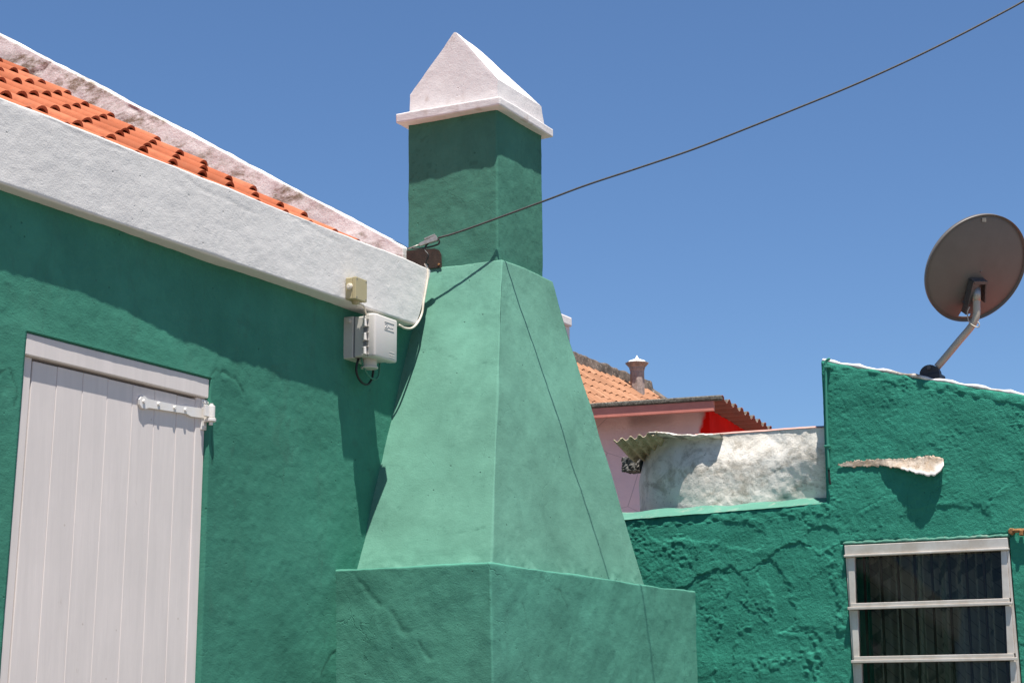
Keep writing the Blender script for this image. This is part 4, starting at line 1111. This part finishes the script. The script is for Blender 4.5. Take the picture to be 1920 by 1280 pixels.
soot = np.exp(-np.clip(zt_arr.repeat(n2) - V[:, 2], 0, 9) / .05) * sstep(-.2, .5, vnoise(V, 9, 105)) * (.35 + .5 * sstep(.02, .5, ang)) * sstep(-1.15, -.75, V[:, 1])
soot = np.maximum(soot, .45 * sstep(.35, .9, ang) * sstep(-.1, .5, fbm(V, 7, 3, 106)))
mesh_np('wall', Pw, F, M['old_wall'], ow, True, {'wear_tone': wgr, 'soot': np.clip(soot, 0, .7)})
# painted top sloping back
tp = Pw[idx[:, -1]]
V = np.concatenate([tp + np.array([-.004, 0, .002]), tp + np.array([.03, 0, .016]), np.stack([np.full(n1, 11.6), tp[:, 1], tp[:, 2] - .12], 1)])
F = [(i, i + 1, n1 + i + 1, n1 + i) for i in range(n1 - 1) if path[i, 1] < yT + .15] + [(n1 + i, n1 + i + 1, 2 * n1 + i + 1, 2 * n1 + i) for i in range(n1 - 1) if path[i, 1] < yT + .15]
M['pink_top'] = simple('pink_wall_top', (.45, .24, .20), .8, 0, .3, .1, 20, .003, (.40, .33, .29), .7)
mesh_np('painted_top', V, F, M['pink_top'], ow, True)

ml = [on_x(x, y, XW - .012) for x, y in ((1216, 810), (1240, 811), (1262, 814), (1290, 816), (1320, 815), (1350, 813))]
us_ = np.linspace(0, 1, 150); mp = np.array([[np.interp(u, np.linspace(0, 1, 6), [p[k] for p in ml]) for k in range(3)] for u in us_])
V = []; nk = 10
for i, p in enumerate(mp):
    for k in range(nk):
        a = 2 * math.pi * k / nk; V.append((p[0] + .16 + (.175 if math.cos(a) < 0 else .16) * math.cos(a), p[1], p[2] - .004 + .016 * math.sin(a)))
V = np.array(V); f_ = fbm(V, 16, 3, 131); V[:, 0] += np.where(V[:, 0] < XW + .1, .022 * f_, 0); V[:, 2] += .009 * fbm(V, 24, 3, 132)
idx = np.arange(150 * nk).reshape(150, nk); nx_ = np.roll(idx, -1, 1)
F = np.stack([idx[:-1], idx[1:], nx_[1:], nx_[:-1]], -1).reshape(-1, 4)
mesh_np('mortar_edge', V, F, M['old_wall'], ow, True, {'wear_tone': np.zeros(len(V)), 'soot': np.clip(.7 * sstep(-.1, .3, fbm(V, 14, 3, 133)), 0, .8)})
# corrugated sheet resting on the rounded end
def corrugated(name, P0, du, dv, nw, amp, pitch, mat, parent, th=.007, per=14, both=None, nv=2, jag=0):
    """waves run along du, sheet extends along dv; both = material of the underside"""
    P0, du, dv = np.array(P0, float), np.array(du, float), np.array(dv, float)
    up = np.cross(du, dv); up /= np.linalg.norm(up); up = up * (1 if up[2] > 0 else -1)
    dl = du / np.linalg.norm(du); n = int(nw * per) + 1
    V = []; F = []; mi = []
    rs = np.random.RandomState(3)
    e = rs.rand(n) * jag
    for lay in (0, 1):
        for j in range(nv):
            t_ = j / (nv - 1)
            for i in range(n):
                s = i / per
                V.append(P0 + dl * pitch * s + dv * t_ + (np.linalg.norm(dv) and dv / np.linalg.norm(dv)) * (e[i] if j == 0 else 0) + up * (amp * math.cos(2 * math.pi * s) - lay * th))
    for j in range(nv - 1):
        for i in range(n - 1):
            a = j * n + i; b = a + nv * n
            F.append((a, a + 1, a + n + 1, a + n)); mi.append(0)
            F.append((b, b + n, b + n + 1, b + 1)); mi.append(1)
    for i in range(n - 1):
        b = i + nv * n; F.append((i, b, b + 1, i + 1)); mi.append(1)
        a = (nv - 1) * n + i; b = a + nv * n; F.append((a, a + 1, b + 1, b)); mi.append(1)
    for j in range(nv - 1):
        a = j * n; b = a + nv * n; F.append((a, a + n, b + n, b)); mi.append(1); a += n - 1; b += n - 1; F.append((a, b, b + n, a + n)); mi.append(1)
    return mesh_np(name, V, F, [mat, both or mat], parent, True, None, mi)
c0 = on_x(1149, 822, XW - .03); c1 = on_x(1234, 806, XW - .03)
duv = c1 - c0
back = on_x(1184, 860, XW + .34) - c0
cs = thing('corrugated_sheet', 'broken corrugated cement sheet lying on the rounded end of the whitewashed wall', 'roof sheet', tuple(c0))
pit = .058
corrugated('sheet', c0 + np.array([0, 0, -.012]), duv, back, (np.linalg.norm(on_x(1232, 806, XW - .03) - c0)) / pit, .011, pit, M['old_sheet'], cs, .007, 12, None, 3, .012)
# broken block poking out beside it
bb = on_d(1176, 871, 11.6)
bm = bmesh.new(); bm_box(bm, bb[0] - .03, bb[0] + .10, bb[1] - .07, bb[1] + .022, bb[2] - .042, bb[2] + .042, .003)
bmesh.ops.subdivide_edges(bm, edges=bm.edges, cuts=4, use_grid_fill=True)
for v in bm.verts: v.co += Vector([random.uniform(-.006, .006) for _ in range(3)])
br = bm_obj('broken_block', bm, M['block_dark'], None)
setp(br, 'small blackened broken block sticking out beside the whitewashed wall', 'block')

# ================================================================== pink house behind
az = math.radians(7.5); A_ = np.array([math.cos(az), math.sin(az), 0]); B_ = np.array([-math.sin(az), math.cos(az), 0])
DP = 18.2
P0 = on_d(1356.5, 746, DP)
ph = thing('pink_house', 'pink house with a red end wall under a lichened corrugated roof', 'house', (P0[0], P0[1], 0))
zr = P0[2]
# pitch of the waves from the second mark along the eave
q2 = on_p(1446.7, 803, P0, (0, 0, 1)); run = (q2 - P0) @ A_; PIT = float(run / 8.0)
def pk(x, y, set_b): return on_p(x, y, P0 + B_ * set_b, B_)
nwv = 14
corrugated('corrugated_roof', P0 + np.array([0, 0, 0]) - A_ * 0.0, A_ * 1.0, B_ * 6.0, nwv, .030, PIT, M['asbestos'], ph, .008, 16, M['sheet_under'], 2, .01)
# verge roll and board along the front
def quadbox(bm, o, a0, a1, b0, b1, z0, z1, bev=0):
    c = []
    for z in (z0, z1):
        for (a, b) in ((a0, b0), (a1, b0), (a1, b1), (a0, b1)):
            p = o + A_ * a + B_ * b; c.append((p[0], p[1], z))
    bm_hexa(bm, c, bev)
bm = bmesh.new(); quadbox(bm, P0, -.055, .03, .01, 6.0, zr - .022, zr + .026, .012); bm_obj('verge_roll', bm, M['asbestos'], ph)
bm = bmesh.new(); quadbox(bm, P0, -.035, .0, .09, 6.0, zr - .125, zr - .024, .004); bm_obj('fascia_board', bm, M['board'], ph)
OF, OS = .40, .42        # how far the roof oversails the front and the red end
cpx = on_p(1330, 780, P0 + A_ * OF, A_)
cb = (cpx - P0) @ B_
def sheet_ab(name, pts_uv, fn, n_, mat, res=.03):
    (u0, u1, v0, v1) = pts_uv
    nu_, nv_ = int((u1 - u0) / res) + 2, int((v1 - v0) / res) + 2
    U, Vv = np.meshgrid(np.linspace(u0, u1, nu_), np.linspace(v0, v1, nv_), indexing='ij')
    P = fn(U.ravel(), Vv.ravel()); h = .010 * fbm(P, 2, 3, 111) + .004 * fbm(P, 9, 2, 112)
    P = P + np.array(n_) * h[:, None]; idx = np.arange(nu_ * nv_).reshape(nu_, nv_)
    F = np.stack([idx[:-1, :-1], idx[1:, :-1], idx[1:, 1:], idx[:-1, 1:]], -1).reshape(-1, 4)
    w = np.zeros(len(P))
    return P, F, w
def fn_front(b, z): return (P0 + A_ * OF)[None, :] + B_[None, :] * b[:, None] + np.array([0, 0, 1.])[None, :] * (z - zr)[:, None]
P, F, w = sheet_ab('wall', (cb, 6.0, 0, zr - .03), fn_front, -A_, None)
bq = (P - P0) @ B_
edge_b = (pk(1318, 775, 0) - P0) @ B_
qe = on_p(1318, 775, P0 + A_ * OF, A_); qf = on_p(1311, 806, P0 + A_ * OF, A_)
be = (qe - P0) @ B_; bf_ = (qf - P0) @ B_; ze, zf = qe[2], qf[2]
w_red = sstep(.012, -.012, bq - np.interp(P[:, 2], [zf, ze], [bf_, be]) + .02 * vnoise(P, 9, 113))
top_dark = np.exp(-np.clip(zr - .12 - P[:, 2], 0, 9) / .08) * sstep(-.3, .4, vnoise(P * np.array([1, 1, .4]), 4, 115)) * .45  # patchy darker band towards the top of the wall
def mat_pinkred():
    m = M['pink_wall'].copy(); return m
m = NT('pink_front_paint')
c = m.mix(m.ramp(m.noise(3, 5, .6), .35, .7), (.84, .57, .57), (.76, .51, .52))
c = m.mix(m.attr('wear_tone'), c, (.13, .075, .06)); c = m.mix(m.attr('red'), c, (.80, .010, .006))
cr = m.ramp(m.vor(1.1, 'DISTANCE_TO_EDGE', m.mapped((1, 1, 1.6))), 0, .006, .6, 0); c = m.mix(cr, c, (.25, .16, .16))
M['pink_front'] = m.done(c, .9, m.bump(m.noise(40, 5, .6), .008, .6), spec=.08)
mesh_np('wall', P, F[:, ::-1] if np.cross(P[F[0, 1]] - P[F[0, 0]], P[F[0, 2]] - P[F[0, 0]]) @ -A_ < 0 else F, M['pink_front'], ph, True, {'wear_tone': np.minimum(top_dark, 1), 'red': w_red})
def fn_side(a, z): return (P0 + B_ * cb)[None, :] + A_[None, :] * a[:, None] + np.array([0, 0, 1.])[None, :] * (z - zr)[:, None]
P, F, w = sheet_ab('x', (OF, OF + 4.2, 0, zr - .03), fn_side, -B_, None)
mesh_np('red_end_wall', P, F, M['red_wall'], ph, True, {'wear_tone': w})

# ================================================================== tiled house further back
DT = 30.
R0 = on_d(1083, 676, DT)
th = thing('tiled_house', 'house with a pale orange tile roof and dark ridge behind the pink house', 'house', (R0[0], R0[1], 0))
pe = on_p(1212, 722, R0, (0, 1, 0))      # far end of the ridge
XE_ = pe[0]
q_ = on_x(1246, 748, XE_); pit2 = math.atan2(pe[2] - q_[2], pe[1] - q_[1])
pit2 = min(max(pit2, math.radians(24)), math.radians(38))
bm = bmesh.new()
nY, nZ = -math.cos(pit2), -math.sin(pit2)
LS = 4.5
c = []
for off in (-.22, -.09):
    for (x, s) in ((R0[0] - 5, LS), (XE_, LS), (XE_, 0), (R0[0] - 5, 0)): c.append((x, R0[1] + nY * s, R0[2] + nZ * s + off))
bm_hexa(bm, c); roof2 = bm_obj('roof', bm, M['red_roof'], th)
tm2 = tile_mesh('roof_tile', .23, .44, .062, .060, .012, M['tile_far'], 6)
ex2 = .37
tiles = []
lay_tiles(tm2, roof2, XE_ - .02, 37, [-ex2 * (i + 1) for i in range(8)], .23, pit2, (0, R0[1], R0[2] - .055), .03)
def h_dk(P, N): return .03 * fbm(P, 3, 3, 121) + .015 * fbm(P, 12, 2, 122), np.zeros(len(P))
xa, xb = R0[0] - 5, XE_ + .12
block('ridge', [(xa, R0[1] - .10, R0[2] - .12), (xb, R0[1] - .10, R0[2] - .12), (xb, R0[1] + .14, R0[2] - .12), (xa, R0[1] + .14, R0[2] - .12), (xa, R0[1] - .06, R0[2] + .11), (xb, R0[1] - .06, R0[2] + .11), (xb, R0[1] + .12, R0[2] + .11), (xa, R0[1] + .12, R0[2] + .11)],
      .08, .05, h_dk, M['ridge_dark'], th)
y0_, y1_ = R0[1] + .1, R0[1] + nY * LS
z0_, z1_ = R0[2], R0[2] + nZ * LS
block('verge', [(XE_, y1_, z1_ - .25), (XE_ + .22, y1_, z1_ - .25), (XE_ + .22, y0_, z0_ - .25), (XE_, y0_, z0_ - .25), (XE_, y1_, z1_ + .08), (XE_ + .22, y1_, z1_ + .08), (XE_ + .22, y0_, z0_ + .10), (XE_, y0_, z0_ + .10)],
      .08, .04, h_dk, M['ridge_dark'], th)
bm = bmesh.new(); bm_box(bm, R0[0] - 5, XE_ + .1, y1_ + .4, R0[1] + 3.5, 0, z1_ - .05); bm_obj('wall', bm, M['pink_wall'], th)
# octagonal chimney pot
pc = on_d(1195, 716, DT + 1.2); sc_ = (DT + 1.2) / FPX
pot = thing('chimney_pot', 'small octagonal stone chimney with a white finial on the tiled roof', 'chimney', tuple(pc))
def lathe(prof, mat, name, n=8):
    bm = bmesh.new(); rings = []
    for (r, zz) in prof: rings.append([bm.verts.new((pc[0] + r * math.cos(2 * math.pi * (k + .5) / n), pc[1] + r * math.sin(2 * math.pi * (k + .5) / n), zz)) for k in range(n)])
    for A, B in zip(rings[:-1], rings[1:]):
        for k in range(n): bm.faces.new((A[k], A[(k + 1) % n], B[(k + 1) % n], B[k]))
    bm.faces.new(rings[0][::-1]); bm.faces.new(rings[-1]); return bm_obj(name, bm, mat, pot)
def pz(y): return on_d(1195, y, DT + 1.2)[2]
lathe([(13.5 * sc_, pz(760)), (13.2 * sc_, pz(695)), (14.5 * sc_, pz(691)), (15 * sc_, pz(688)), (19.5 * sc_, pz(683)), (22 * sc_, pz(680)), (22 * sc_, pz(678.5))], M['pot'], 'shaft', 8)
lathe([(19 * sc_, pz(678.4)), (15 * sc_, pz(675)), (8 * sc_, pz(672.5)), (4 * sc_, pz(671)), (2.2 * sc_, pz(668)), (.4 * sc_, pz(664))], M['pot_white'], 'cap', 16)

# white chimney corner seen past the big one
wc = on_d(1061, 640, 24.); s24 = 24. / FPX
wch = thing('white_chimney', 'sliver of a white rendered chimney just behind the green chimney', 'chimney', tuple(wc))
p1 = on_d(1068, 620, 24.); p2 = on_d(1073, 600, 24.)
bm = bmesh.new(); bm_box(bm, p1[0] - .5, p1[0], p1[1], p1[1] + .6, 0, on_d(1068, 614, 24.)[2]); bm_obj('shaft', bm, M['cap_white'], wch)
bm = bmesh.new(); bm_box(bm, p2[0] - .6, p2[0], p2[1], p2[1] + .7, on_d(1073, 614, 24.)[2] + .002, on_d(1073, 595, 24.)[2], .02, 2); bm_obj('cap_slab', bm, M['cap_white'], wch)
